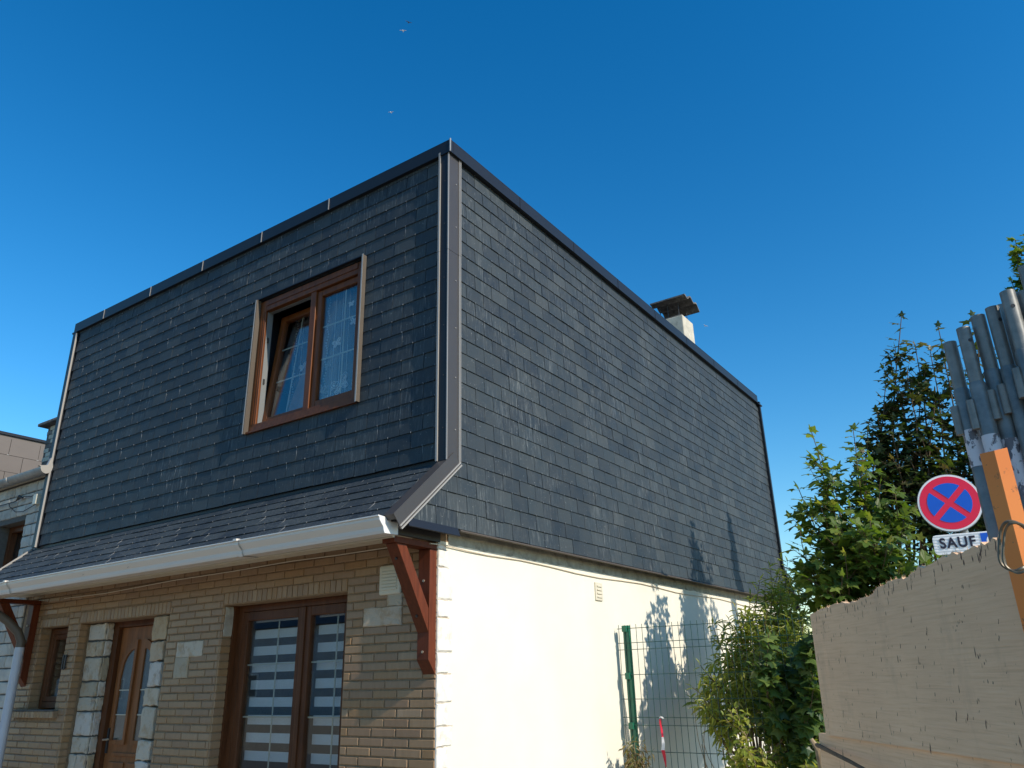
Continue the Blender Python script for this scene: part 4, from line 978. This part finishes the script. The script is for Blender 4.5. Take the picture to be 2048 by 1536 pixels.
# ================================================================= RACK: tubes, orange post, timber sheets
def tube_thing(px, py, d, dia, zspig, lab, holes=(), white=None, rot=0.0, low_d=None):
    P0 = at(px, py, d); x, y, zt = P0
    t = empty('scaffold_tube', (x, y, 0.3), lab, 'steel tube', 'galvanised tubes standing in a bundle')
    r1 = dia / 2; r2 = r1 * 1.16; zc = zt - zspig
    n = 20
    m_ = MB(); m_.tube([(x, y, 0.3), (x, y, zt)], r1, n, False); m_.tube([(x, y, zt), (x, y, zt - 0.25)], r1 * 0.86, n, False)
    k = len(m_.v); rim_ = []
    ring_o = list(range(n, 2 * n)); ring_i = list(range(2 * n, 3 * n))
    for i in range(n):
        j = (i + 1) % n
        # nearest inner partner by position
        ii = min(ring_i, key=lambda q: (m_.v[q] - m_.v[ring_o[i]]).length); jj = min(ring_i, key=lambda q: (m_.v[q] - m_.v[ring_o[j]]).length)
        m_.f.append((ring_o[i], ring_o[j], jj, ii))
    body = m_.build('tube_body', 'galv', t, smooth=False); body.data.shade_smooth(); body.data.set_sharp_from_angle(angle=math.radians(38))
    MB().tube([(x, y, 0.3), (x, y, zc - 0.006), (x, y, zc)], [r2, r2, r1 + 0.0005], n).build('lower_sleeve', 'galv', t, smooth=True)
    v = Vector((CAM.x - x, CAM.y - y, 0)).normalized(); s = Vector((-v.y, v.x, 0))   # towards viewer, sideways
    for sg, dz in ((1, 0.035), (-1, 0.055)):
        q = Vector((x, y, 0)) + s * sg * (r2 + 0.006) + v * 0.004
        MB().tube([(q.x, q.y, zc - dz), (q.x, q.y, zc - dz - 0.095)], 0.0135, 12).build('pocket', 'galv', t, smooth=True)
    for (ang, zz) in holes:
        c_ = Vector((x, y, zt - zz)) + (v * math.cos(ang) + s * math.sin(ang)) * (r1 + 0.0006); dn = (v * math.cos(ang) + s * math.sin(ang))
        MB().tube([c_ - dn * 0.001, c_ + dn * 0.0006], 0.0062, 14).build('pin_hole', 'iron', t)
    if white:
        MB().tube([(x, y, zt - white[0]), (x, y, zt - white[1])], r2 + 0.0012, n, False).build('white_paint', 'flake', t, smooth=True)
    return t
tube_thing(1899, 686, 2.78, 0.041, 0.165, 'galvanised steel tube nearest the round sign, leftmost of the bundle', white=(0.305, 0.425))
tube_thing(1926, 657, 2.74, 0.041, 0.190, 'galvanised tube with white flaking paint just above the orange post, second from the left', holes=((0.6, 0.05),), white=(0.365, 0.56))
tube_thing(1955, 633, 2.76, 0.043, 0.190, 'dull dark tube in front of a leaf tip, third from the left of the bundle', white=(0.42, 0.60))
tube_thing(1984, 616, 2.74, 0.041, 0.205, 'galvanised tube with a shadowed upper end, fourth from the left of the bundle', holes=((0.7, 0.05),))
tube_thing(2001, 612, 2.84, 0.040, 0.230, 'pale sunlit tube showing as a sliver behind the fourth and fifth tubes')
tube_thing(2014, 584, 2.70, 0.043, 0.200, 'tall galvanised tube with a round hole near its top, right part of the bundle', holes=((0.25, 0.058),))
tube_thing(2045, 585, 2.74, 0.043, 0.215, 'galvanised tube cut by the right edge of the photo, beside the holed tube')
tube_thing(2050, 534, 2.80, 0.042, 0.215, 'tallest tube, its top in front of the leaves at the right edge')
tube_thing(2072, 560, 2.72, 0.043, 0.215, 'galvanised tube just outside the right edge of the photo')
# orange post: folded steel angle profile
op = at(1991, 912, 2.33); opx, opy = op.x, op.y
v = Vector((CAM.x - opx, CAM.y - opy, 0)).normalized(); s = Vector((v.y * -1, v.x, 0)); s = s if s.x > 0 else -s
OP = empty('orange_post', (opx, opy, 0), 'scuffed orange steel post of the tube rack at the right edge', 'post')
arris = Vector((opx, opy, 0)) + v * 0.01
lf = arris - s * 0.034 - v * 0.014; rt = arris + s * 0.030 - v * 0.012; rb = rt - v * 0.06; lb = lf - v * 0.05
zt = 2.125
poly = [arris, rt, rb, rb - s * 0.006, rt - s * 0.006 - v * 0.004, arris - v * 0.006, lf + s * 0.005 - v * 0.005, lb + s * 0.005, lb, lf]
k = len(poly); vs = [(q.x, q.y, 0.1) for q in poly] + [(q.x, q.y, zt + (0.006 if i in (1, 2, 3) else 0)) for i, q in enumerate(poly)]
MB().add(vs, [tuple(range(k)), tuple(range(k, 2 * k))[::-1]] + [(i, i + k, (i + 1) % k + k, (i + 1) % k) for i in range(k)]).build('post_profile', 'orange', OP)
# strapping loop round the post
wp = [(2055, 1062, 2.25), (2042, 1050, 2.23), (2025, 1043, 2.22), (2010, 1046, 2.22), (2002, 1060, 2.24), (1999, 1085, 2.24), (1998, 1112, 2.24), (2003, 1128, 2.24), (2016, 1138, 2.24), (2030, 1142, 2.23), (2045, 1136, 2.23), (2056, 1130, 2.25)]
vs = []; fs = []; pts = [at(a_, b_, d_) for a_, b_, d_ in wp]
sm = []
for i in range(len(pts) - 1):
    p0, p1, p2, p3 = pts[max(i - 1, 0)], pts[i], pts[i + 1], pts[min(i + 2, len(pts) - 1)]
    for t in (0, .25, .5, .75):
        sm.append(0.5 * ((2 * p1) + (p2 - p0) * t + (2 * p0 - 5 * p1 + 4 * p2 - p3) * t * t + (3 * p1 - p0 - 3 * p2 + p3) * t ** 3))
wl = empty('strapping_loop', tuple(pts[6]), 'loop of flat steel strapping hung round the orange post', 'strapping')
MB().tube(sm, 0.0038, 6).build('strap', 'rope', wl, smooth=True); MB().tube([q + Vector((0.008, -0.01, -0.006)) for q in sm[2:-3]], 0.0032, 6).build('strap', 'rope', wl, smooth=True)
# timber sheets
azp = math.radians(-33); PU = Vector((math.sin(azp), math.cos(azp), 0)); PN = Vector((-math.cos(azp), math.sin(azp), 0))
PP = at(2000, 1085, 2.5)
def on_panel(px, py, off=0.0):
    r_ = ray(px, py); p0 = PP + PN * off; t = (p0 - CAM).dot(PN) / r_.dot(PN); q = CAM + r_ * t - p0; return (q.dot(PU), q.z)
top = [(2030, 1078), (1997, 1071), (1993, 1080), (1985, 1078), (1972, 1090), (1962, 1086), (1955, 1095), (1946, 1092), (1938, 1100), (1925, 1103), (1915, 1108), (1903, 1106), (1893, 1113), (1880, 1115), (1868, 1123), (1856, 1130), (1846, 1134), (1836, 1133), (1830, 1143), (1822, 1146), (1816, 1152), (1806, 1157), (1797, 1156), (1788, 1160), (1778, 1163), (1768, 1168), (1757, 1172), (1750, 1180), (1745, 1190), (1733, 1193), (1722, 1197), (1708, 1203), (1694, 1207), (1684, 1205), (1670, 1208), (1657, 1214), (1646, 1216), (1634, 1222), (1620, 1229)]
uv = [on_panel(a_, b_) for a_, b_ in top]; fine = []
for i in range(len(uv) - 1):
    for t in (0, 0.33, 0.66): fine.append((uv[i][0] + (uv[i + 1][0] - uv[i][0]) * t, uv[i][1] + (uv[i + 1][1] - uv[i][1]) * t + random.uniform(-0.0035, 0.0035)))
fine.append(uv[-1])
bl_ = on_panel(1652, 1470); br_ = on_panel(2052, 1531)
poly = fine + [bl_, ((bl_[0] + br_[0]) / 2, (bl_[1] + br_[1]) / 2), br_, (on_panel(2052, 1310)[0], on_panel(2052, 1310)[1])]
RM = Matrix(((PU.x, -PN.x, 0, PP.x), (PU.y, -PN.y, 0, PP.y), (0, 0, 1, PP.z), (0, 0, 0, 1)))
def sheet(poly, t0, t1, name, lab, gouge=True, seam=0.0):
    k = len(poly); vs = [(p[0], t0, p[1]) for p in poly] + [(p[0], t1, p[1]) for p in poly]
    fs = [tuple(range(k)), tuple(range(k, 2 * k))[::-1]] + [(i, i + k, (i + 1) % k + k, (i + 1) % k) for i in range(k)]
    me = mesh_of(name, vs, fs, 'ply'); o = bpy.data.objects.new(name, me); link(o, None, RM); tag(o, lab, 'timber sheet', 'weathered timber sheets leaning against the rack'); return o
# local y: PN points to the right/back? keep the visible face at y=0
SH1 = sheet(poly, 0.0, 0.022 if PN.dot(CAM - PP) < 0 else 0.022, 'timber_sheet', 'large weathered timber sheet with torn jagged top edge below the sign')
b0 = [on_panel(2052, 1523, -0.012), on_panel(1900, 1501, -0.012), on_panel(1800, 1486, -0.012), on_panel(1700, 1470, -0.012), on_panel(1637, 1466, -0.012)]
lowp = b0 + [on_panel(1652, 1640, -0.01), on_panel(2100, 1760, -0.01)]
sheet(lowp, 0.012, 0.034, 'timber_sheet', 'lower pale scarred timber sheet, just its top showing at the bottom right corner')
gg = MB(); polyu = [p[0] for p in fine]
def gouge(u_, z_, ln_, wd_, sl_):
    if not any(abs(p[0] - u_) < 0.02 and z_ + ln_ < p[1] + 0.004 for p in fine): return
    y_ = -0.0006; a_ = (u_ + sl_ * ln_, z_ + ln_); k1 = wd_ * random.uniform(.6, 1.2); k2 = wd_ * random.uniform(.3, 1)
    gg.add([(u_, y_, z_), (u_ - k1, y_, z_ + ln_ * .35), (a_[0] - k2, y_, z_ + ln_ * .7), (a_[0], y_, a_[1]), (a_[0] + k1 * .6, y_, z_ + ln_ * .6), (u_ + k2, y_, z_ + ln_ * .25)], [(0, 1, 2, 3, 4, 5)], RM)
for i in range(210):
    u_ = random.uniform(0.02, 1.62); z_ = random.uniform(-0.58, -0.01)
    if random.random() < .6: gouge(u_, z_, random.uniform(.006, .015), random.uniform(.0010, .0026), random.uniform(-.35, .1))
    else: gouge(u_, z_, random.uniform(.014, .036), random.uniform(.0012, .0034), random.uniform(-.3, .05))
for p in fine:
    if random.random() < .6: gouge(p[0] + random.uniform(-.01, .01), p[1] - random.uniform(.012, .05), random.uniform(.015, .045), random.uniform(.0015, .005), random.uniform(-.2, .1))
go_ = gg.build('gouges', 'gouge', SH1); tag(go_, kind='stuff')
# splinters on the torn edge
sp_ = MB()
for i in range(150):
    j = random.randrange(len(fine) - 1); u_, z_ = fine[j]; hgt = random.uniform(0.004, 0.016); wd = random.uniform(0.001, 0.003)
    yy = random.uniform(0.002, 0.02); sp_.add([(u_ - wd, yy, z_ - 0.01), (u_ + wd, yy, z_ - 0.01), (u_ + random.uniform(-.004, .004), yy + random.uniform(-.004, .002), z_ + hgt), (u_, yy + 0.003, z_ - 0.01)], [(0, 1, 2), (1, 3, 2), (3, 0, 2)], RM)
tag(sp_.build('splinters', 'ply', None), 'loose splinters along the torn top edge of the timber sheet', 'splinters', kind='stuff')
# yellow scrap between tube and orange post
yl = at(1966, 983, 3.1); sc1 = MB(); sc1.add([(yl.x - 0.016, yl.y, yl.z + 0.055), (yl.x + 0.004, yl.y, yl.z + 0.05), (yl.x + 0.02, yl.y + 0.003, yl.z - 0.05), (yl.x - 0.004, yl.y + .003, yl.z - 0.045)], [(0, 1, 2, 3)])
tag(sc1.build('paper_label', 'yellow', None), 'pale yellow label between the dark tube and the orange post', 'label')

# ================================================================= PLANTS
def maple_geo(s=1.0):
    ang = [-180, -150, -128, -112, -80, -66, -48, -30, -18, -9, 0, 9, 18, 30, 48, 66, 80, 112, 128, 150]
    rad = [.10, .34, .62, .40, .46, .86, .60, .52, .70, .90, 1.05, .90, .70, .52, .60, .86, .46, .40, .62, .34]
    vs = [(0, 0, 0)]
    for a_, r_ in zip(ang, rad):
        t = math.radians(a_); x = r_ * math.sin(t) * .62; y = r_ * math.cos(t) * .62 + .10
        vs.append((x * s, y * s, (-abs(x) * .30 - .22 * y * y + .05) * s))
    n = len(ang); return vs, [(0, i + 1, (i + 1) % n + 1) for i in range(n)]
def maple_low(s=1.0):
    pts = [(0, -.12), (.42, -.18), (.32, .08), (.58, .40), (.24, .42), (0, .78), (-.24, .42), (-.58, .40), (-.32, .08), (-.42, -.18)]
    vs = [(0, .1 * s, .04 * s)] + [(x * s, y * s, (-abs(x) * .28 - .2 * y * y) * s) for x, y in pts]; n = len(pts)
    return vs, [(0, i + 1, (i + 1) % n + 1) for i in range(n)]
def lance_geo(s=1.0):
    pts = [(0, 0), (.09, .22), (.12, .48), (.07, .78), (0, 1.05), (-.07, .78), (-.12, .48), (-.09, .22)]
    vs = [(x * s, y * s, (abs(x) * .6 - .18 * y * y) * s) for x, y in pts] + [(0, .5 * s, -.045 * s)]
    return vs, [(8, i, (i + 1) % 8) for i in range(8)]
def ovate_geo(s=1.0):
    pts = [(0, 0), (.24, .18), (.30, .42), (.20, .72), (0, 1.0), (-.20, .72), (-.30, .42), (-.24, .18)]
    vs = [(x * s, y * s, (abs(x) * .4 - .15 * y * y) * s) for x, y in pts] + [(0, .5 * s, -.04 * s)]
    return vs, [(8, i, (i + 1) % 8) for i in range(8)]
def leaf_matrix(p, out, size, droop=0.35, flat=0.5):
    out = Vector(out).normalized(); d = (out + Vector((0, 0, -droop)) + Vector([random.gauss(0, .28) for _ in range(3)])).normalized()
    up = Vector((random.gauss(0, .35), random.gauss(0, .35), 1)) * flat + Vector((0.5, -0.35, 0.35)) * (1 - flat) * 1.0
    z = (up - d * up.dot(d)).normalized(); x = d.cross(z)
    return Matrix(((x.x * size, d.x * size, z.x * size, p[0]), (x.y * size, d.y * size, z.y * size, p[1]), (x.z * size, d.z * size, z.z * size, p[2]), (0, 0, 0, 1)))
def plant(name, label, cat, base, stems, geo, mat, barkmat, lsize, gap, spread, twigs, group=None, droop=0.35, nmax=300, petiole=0.04, density=1.0, flat=0.5, geo_low=None):
    """stems: list of (list of points, r0, r1, leafstart) with points in world space"""
    t = empty(name, base, label, cat, group); wood = MB(); leaves = []
    G0 = geo(1.0)
    def leafy(pts, ls, start, tw, g_):
        # walk the polyline and put opposite leaf pairs
        tot = sum((pts[i + 1] - pts[i]).length for i in range(len(pts) - 1)); s_ = start * tot; k_ = 0
        while s_ < tot:
            acc = 0
            for i in range(len(pts) - 1):
                L_ = (pts[i + 1] - pts[i]).length
                if acc + L_ >= s_: p = pts[i].lerp(pts[i + 1], (s_ - acc) / max(L_, 1e-6)); dr_ = (pts[i + 1] - pts[i]).normalized(); break
                acc += L_
            a0 = k_ * math.pi / 2 + random.random() * 0.8
            e1 = dr_.cross(Vector((0.3, 0.2, 0.9))).normalized(); e2 = dr_.cross(e1)
            for sgn in (0, math.pi):
                if random.random() > density: continue
                o_ = (e1 * math.cos(a0 + sgn) + e2 * math.sin(a0 + sgn)) + dr_ * 0.45 + Vector((0, 0, .1))
                o_.normalize(); pp = p + o_ * petiole * random.uniform(.6, 1.3)
                fr_ = s_ / tot; sz_ = ls * random.uniform(.6, 1.15) * (1.0 - 0.35 * max(0, fr_ - 0.6))
                if petiole > 0.02: wood.tube([p, pp], 0.0011, 3, False)
                leaves.append((('L',), G0[0], G0[1], leaf_matrix(pp, o_, sz_, droop, flat)))
            s_ += g_ * random.uniform(.7, 1.3); k_ += 1
        leaves.append((('L',), G0[0], G0[1], leaf_matrix(pts[-1], pts[-1] - pts[-2], ls * .6, -0.2, flat)))
    for (pts, r0, r1, st) in stems:
        pts = [Vector(p) for p in pts]
        fine_ = []
        for i in range(len(pts) - 1):
            for u_ in (0, .34, .67): fine_.append(pts[i].lerp(pts[i + 1], u_) + Vector([random.gauss(0, .006) for _ in range(3)]))
        fine_.append(pts[-1]); n = len(fine_)
        wood.tube(fine_, [r0 + (r1 - r0) * i / (n - 1) for i in range(n)], 6)
        leafy(fine_, lsize, st, 0, gap)
        for _ in range(twigs):
            f = random.uniform(max(st, .05), .92); i = min(int(f * (n - 1)), n - 2); p = fine_[i]
            dr_ = (fine_[i + 1] - fine_[i]).normalized(); a0 = random.random() * 6.28
            out = Vector((math.cos(a0), math.sin(a0), random.uniform(.1, .9))).normalized()
            ln = spread * random.uniform(.4, 1.0) * (1.15 - f * .7); q1 = p + out * ln * .5 + Vector((0, 0, ln * .10)); q2 = p + (out + dr_ * .35) * ln * .95
            wood.tube([p, q1, q2], [r1 * 1.2, r1, r1 * .5], 4); leafy([p, q1, q2], lsize * .95, .15, 0, gap * .9)
    wood.build('stems', barkmat, t, smooth=True)
    emit(leaves, 'leaf', mat, t, nmax, 'foliage'); return len(leaves)

def shoot(base, tip, bow=0.12, n=4, r=None):
    base, tip = Vector(base), Vector(tip); side = Vector((random.uniform(-1, 1), random.uniform(-1, 1), 0)).normalized() * bow
    return [base.lerp(tip, i / n) + side * math.sin(math.pi * i / n) for i in range(n + 1)]
cnt = 0
# --- sunlit young maple behind the timber sheet
tips = [((1622, 862), 7.9), ((1706, 858), 7.9), ((1596, 975), 7.7), ((1640, 905), 8.1), ((1665, 960), 7.7), ((1735, 930), 7.9), ((1760, 965), 7.8), ((1640, 1010), 7.6),
        ((1700, 1010), 7.5), ((1790, 985), 7.9), ((1600, 1060), 7.6), ((1670, 1050), 7.4), ((1740, 1040), 7.4), ((1810, 1030), 7.7), ((1620, 1130), 7.6), ((1690, 1110), 7.3), ((1770, 1090), 7.4), ((1840, 1080), 7.8), ((1650, 1165), 7.4), ((1800, 1130), 7.4)]
st = []
for (p_, d_) in tips:
    tip = at(*p_, d_); b_ = at(1745 + (p_[0] - 1700) * 0.35, 1330, 7.9); b_.z = 1.3
    st.append((shoot(b_, tip, 0.10), 0.010, 0.0035, 0.38))
cnt += plant('maple_sapling', 'bushy sunlit green maple saplings behind the timber sheet, left of the sign', 'young maple', tuple(at(1745, 1330, 7.9)[:2]) + (0.0,), st, maple_geo, 'maple', 'bark', 0.170, 0.085, 0.50, 14, petiole=0.05, density=.9, flat=0.55)
# --- dark taller maple behind
st = []
tips = [((1803, 632), 8.7), ((1876, 652), 8.6), ((1772, 765), 8.6), ((1752, 820), 8.5), ((1830, 690), 8.8), ((1850, 740), 8.7), ((1800, 800), 8.6), ((1870, 800), 8.6), ((1900, 720), 8.9),
        ((1945, 630), 9.0), ((1935, 720), 8.8), ((1925, 850), 8.7), ((1785, 870), 8.5), ((1845, 880), 8.5), ((1900, 930), 8.5), ((1960, 900), 8.7), ((1775, 930), 8.6), ((1840, 960), 8.5), ((1985, 760), 9.0), ((2000, 880), 8.9), ((1955, 1000), 8.6), ((2040, 640), 9.2), ((2030, 800), 9.2), ((1780, 720), 8.7), ((1815, 740), 8.6), ((1800, 860), 8.5), ((1760, 880), 8.6), ((1735, 860), 8.5), ((1860, 700), 8.8), ((1820, 920), 8.5)]
for (p_, d_) in tips:
    tip = at(*p_, d_); b_ = at(1900 + (p_[0] - 1890) * 0.72, 1190, 8.9)
    st.append((shoot(b_, tip, 0.16), 0.016, 0.004, 0.35))
tb_ = at(1900, 1190, 8.9); st.append(([(tb_.x, tb_.y, 0), (tb_.x, tb_.y, tb_.z + .2)], 0.06, 0.04, 0.98))
cnt += plant('maple_tree', 'tall dark leaved maple rising behind the sapling and the steel tubes', 'maple tree', (tb_.x, tb_.y, 0), st, maple_geo, 'darkleaf', 'bark', 0.150, 0.080, 0.42, 11, petiole=0.05, density=.9, flat=0.6)
# --- shoot at the right edge
st = []
for (p_, q_) in (((2030, 478), (2060, 700)), ((2052, 470), (2070, 700)), ((2066, 520), (2090, 720)), ((2022, 560), (2065, 700)), ((2040, 520), (2070, 720))):
    st.append((shoot(at(*q_, 10.0), at(*p_, 9.9), 0.03), 0.008, 0.004, 0.05))
cnt += plant('maple_branch', 'yellow green leafy branch tip above the tubes at the right edge', 'branch', tuple(at(2065, 640, 10.0)), st, maple_low, 'maple', 'bark', 0.12, 0.06, 0.17, 7, petiole=0.03)
# --- narrow leaved shrub against the wall
st = []
tips = [((1562, 1118), 9.9), ((1540, 1135), 9.6), ((1520, 1160), 9.3), ((1580, 1150), 9.6), ((1600, 1185), 9.2), ((1500, 1190), 9.0), ((1545, 1190), 9.0), ((1470, 1215), 8.7), ((1600, 1135), 9.7),
        ((1505, 1240), 8.6), ((1450, 1260), 8.4), ((1540, 1250), 8.5), ((1575, 1235), 8.7), ((1610, 1230), 8.4), ((1425, 1250), 8.6), ((1575, 1125), 9.8), ((1555, 1150), 9.5), ((1530, 1175), 9.3), ((1590, 1165), 9.4), ((1620, 1190), 9.1), ((1560, 1180), 9.2), ((1510, 1205), 9.0), ((1585, 1205), 9.0), ((1535, 1220), 8.8), ((1605, 1250), 8.6), ((1490, 1225), 8.8), ((1560, 1215), 8.9), ((1430, 1320), 8.2), ((1480, 1290), 8.2), ((1520, 1310), 8.1), ((1565, 1300), 8.2)]
for (p_, d_) in tips:
    tip = at(*p_, d_); b_ = at(1530 + (p_[0] - 1530) * 0.35, 1530, 8.6 + (d_ - 8.6) * .6); b_.z = 0.5
    st.append((shoot(b_, tip, 0.14), 0.011, 0.003, 0.45))
cnt += plant('narrow_leaved_shrub', 'tall yellow green shrub with narrow leaves growing against the cream wall behind the fence', 'shrub', tuple(at(1530, 1500, 8.6)[:2]) + (0,), st, lance_geo, 'lance', 'bark', 0.145, 0.045, 0.34, 13, petiole=0.012, density=.95, flat=0.4)
# --- low shrub at the fence, hanging left
st = []
tips = [((1385, 1375), 7.6), ((1400, 1330), 7.8), ((1410, 1400), 7.4), ((1440, 1375), 7.5), ((1395, 1410), 7.5), ((1465, 1400), 7.5), ((1490, 1350), 7.6), ((1420, 1350), 7.7), ((1450, 1430), 7.4)]
for (p_, d_) in tips:
    tip = at(*p_, d_); b_ = at(1500 + (p_[0] - 1450) * .3, 1530, 7.9)
    st.append((shoot(b_, tip, 0.12), 0.009, 0.003, 0.5))
cnt += plant('overhanging_shrub', 'lower green shrub arching over the middle of the wire fence', 'shrub', tuple(at(1500, 1530, 7.9)[:2]) + (0,), st, lance_geo, 'lance', 'bark', 0.12, 0.05, 0.26, 6, petiole=0.012, flat=0.4)
# --- broad dark leaves beside the timber sheet
st = []
for i in range(20):
    px = random.uniform(1535, 1655); py = random.uniform(1240, 1470); tip = at(px, py, random.uniform(6.9, 7.9)); b_ = at(1600, 1560, 7.5)
    st.append((shoot(b_, tip, 0.12), 0.009, 0.003, 0.3))
cnt += plant('broad_leaved_bush', 'dark broad leaved bush crowding the left edge of the timber sheet', 'bush', tuple(at(1600, 1530, 7.5)[:2]) + (0,), st, maple_low, 'ivy', 'bark', 0.14, 0.07, 0.28, 8, petiole=0.03, flat=0.5)
st = []
for i in range(16):
    px = random.uniform(1440, 1640); py = random.uniform(1400, 1540); tip = at(px, py, random.uniform(6.8, 7.6)); b_ = at(px * .4 + 1570 * .6, 1620, 7.3)
    st.append((shoot(b_, tip, 0.08), 0.006, 0.002, 0.15))
cnt += plant('bramble', 'low tangle of small oval yellow green leaves at the foot of the bushes', 'bramble', tuple(at(1570, 1600, 7.3)[:2]) + (0,), st, ovate_geo, 'lance', 'barkpale', 0.075, 0.05, 0.24, 7, petiole=0.012, flat=0.5)
# bare pale stems
stm = MB()
for i in range(26):
    px = random.uniform(1400, 1640); b_ = at(px, 1560, 7.6); t_ = at(px + random.uniform(-40, 25), random.uniform(1380, 1500), 7.6)
    stm.tube(shoot(b_, t_, .05), [0.004, .004, .003, .003, .002], 4)
tag(stm.build('dry_stems', 'barkpale', None), 'thin dry pale stems standing among the bushes behind the fence', 'stems', kind='stuff')
# weeds at the post
st = []
for i in range(9):
    px = random.uniform(1245, 1310); tip = at(px, random.uniform(1480, 1520), 7.45); b_ = at(1272, 1580, 7.45); st.append((shoot(b_, tip, .04), .003, .0015, .2))
cnt += plant('dry_weed', 'brownish drooping weed at the foot of the green fence post', 'weed', tuple(at(1272, 1580, 7.4)), st, lance_geo, 'dry', 'barkpale', 0.075, 0.035, 0.10, 3, droop=1.0, petiole=0.01)
# pinkish cut stump/stem at the sheet's left edge
sb = empty('pale_stem', tuple(at(1645, 1560, 4.6)), 'pinkish bare stem with a thin branch crossing the lower timber sheet', 'stem')
MB().tube([at(1655, 1640, 4.3), at(1650, 1560, 4.25), at(1637, 1500, 4.2), at(1622, 1478, 4.2)], [.022, .02, .017, .010], 8).build('trunk', 'barkpale', sb, smooth=True)
MB().tube([at(1634, 1490, 4.15), at(1660, 1503, 3.7), at(1700, 1523, 3.4), at(1740, 1545, 3.2)], [.010, .008, .007, .006], 6).build('branch', 'bark', sb, smooth=True)

# ================================================================= BIRDS
def bird(px, py, d, sp, mat, lab, rot):
    p = at(px, py, d); b = empty('gull', tuple(p), lab, 'bird', 'gulls flying high in the sky')
    R_ = Matrix.Translation(p) @ Matrix.Rotation(rot, 4, 'Z') @ Matrix.Rotation(0.15, 4, 'Y')
    body = MB(); body.tube([(0, -.28 * sp, 0), (0, -.18 * sp, .01), (0, 0, 0), (0, .16 * sp, 0), (0, .26 * sp, .01)], [.01 * sp, .045 * sp, .06 * sp, .04 * sp, .012 * sp], 8); body.v = [R_ @ q for q in body.v]; body.build('body', mat, b, smooth=True)
    for s_ in (-1, 1):
        w_ = MB(); vs = [(s_ * .03 * sp, -.08 * sp, .02 * sp), (s_ * .03 * sp, .07 * sp, .02 * sp), (s_ * .25 * sp, .05 * sp, .13 * sp), (s_ * .25 * sp, -.07 * sp, .13 * sp), (s_ * .58 * sp, -.10 * sp, .05 * sp)]
        vs2 = [(x, y, z - .012 * sp) for x, y, z in vs]; w_.add(vs + vs2, [(0, 1, 2, 3), (3, 2, 4), (5, 8, 7, 6), (8, 9, 7), (0, 3, 8, 5), (3, 4, 9, 8), (1, 6, 7, 2), (2, 7, 9, 4)]); w_.v = [R_ @ q for q in w_.v]; w_.build('wing', mat, b)
bird(806, 62, 70, 0.75, 'bird', 'white gull, the brighter of the two at the top of the sky', 0.5)
bird(817, 45, 74, 0.8, 'birddark', 'dark gull, highest of the birds in the sky', 0.9)
bird(782, 225, 80, 0.75, 'bird', 'small white gull above the left part of the roof', 0.3)
bird(1411, 652, 90, 0.7, 'bird', 'tiny white gull in the sky just right of the chimney', 1.2)

# ================================================================= ACROSS THE STREET (unseen row added so the panes mirror something darker than sky)
OH = empty('added_row_house', (-45, -30, 0), 'long grey rendered row of houses, added out of view to darken the pane reflections', 'house')
MB().box((-80, -34, 0), (-14.0, -26, 4.6)).build('wall', 'rowwall', OH)
rf = MB(); rf.prism([(-34.4, 4.6), (-25.6, 4.6), (-30, 7.2)], (0, 0, 0), (0, 1, 0), (0, 0, 1), (1, 0, 0), -80.3, -13.7); rf.build('roof', 'anth', OH)
for i in range(14):
    x = -78 + i * 4.6
    f_ = MB().box((x, -25.999, 0.9), (x + 1.5, -25.95, 2.2)).build('window', 'white', OH); MB().box((x + .1, -25.949, 1.0), (x + 1.4, -25.93, 2.1)).build('pane', 'interior', f_)
print('leaves', cnt, 'objects', len(bpy.data.objects))
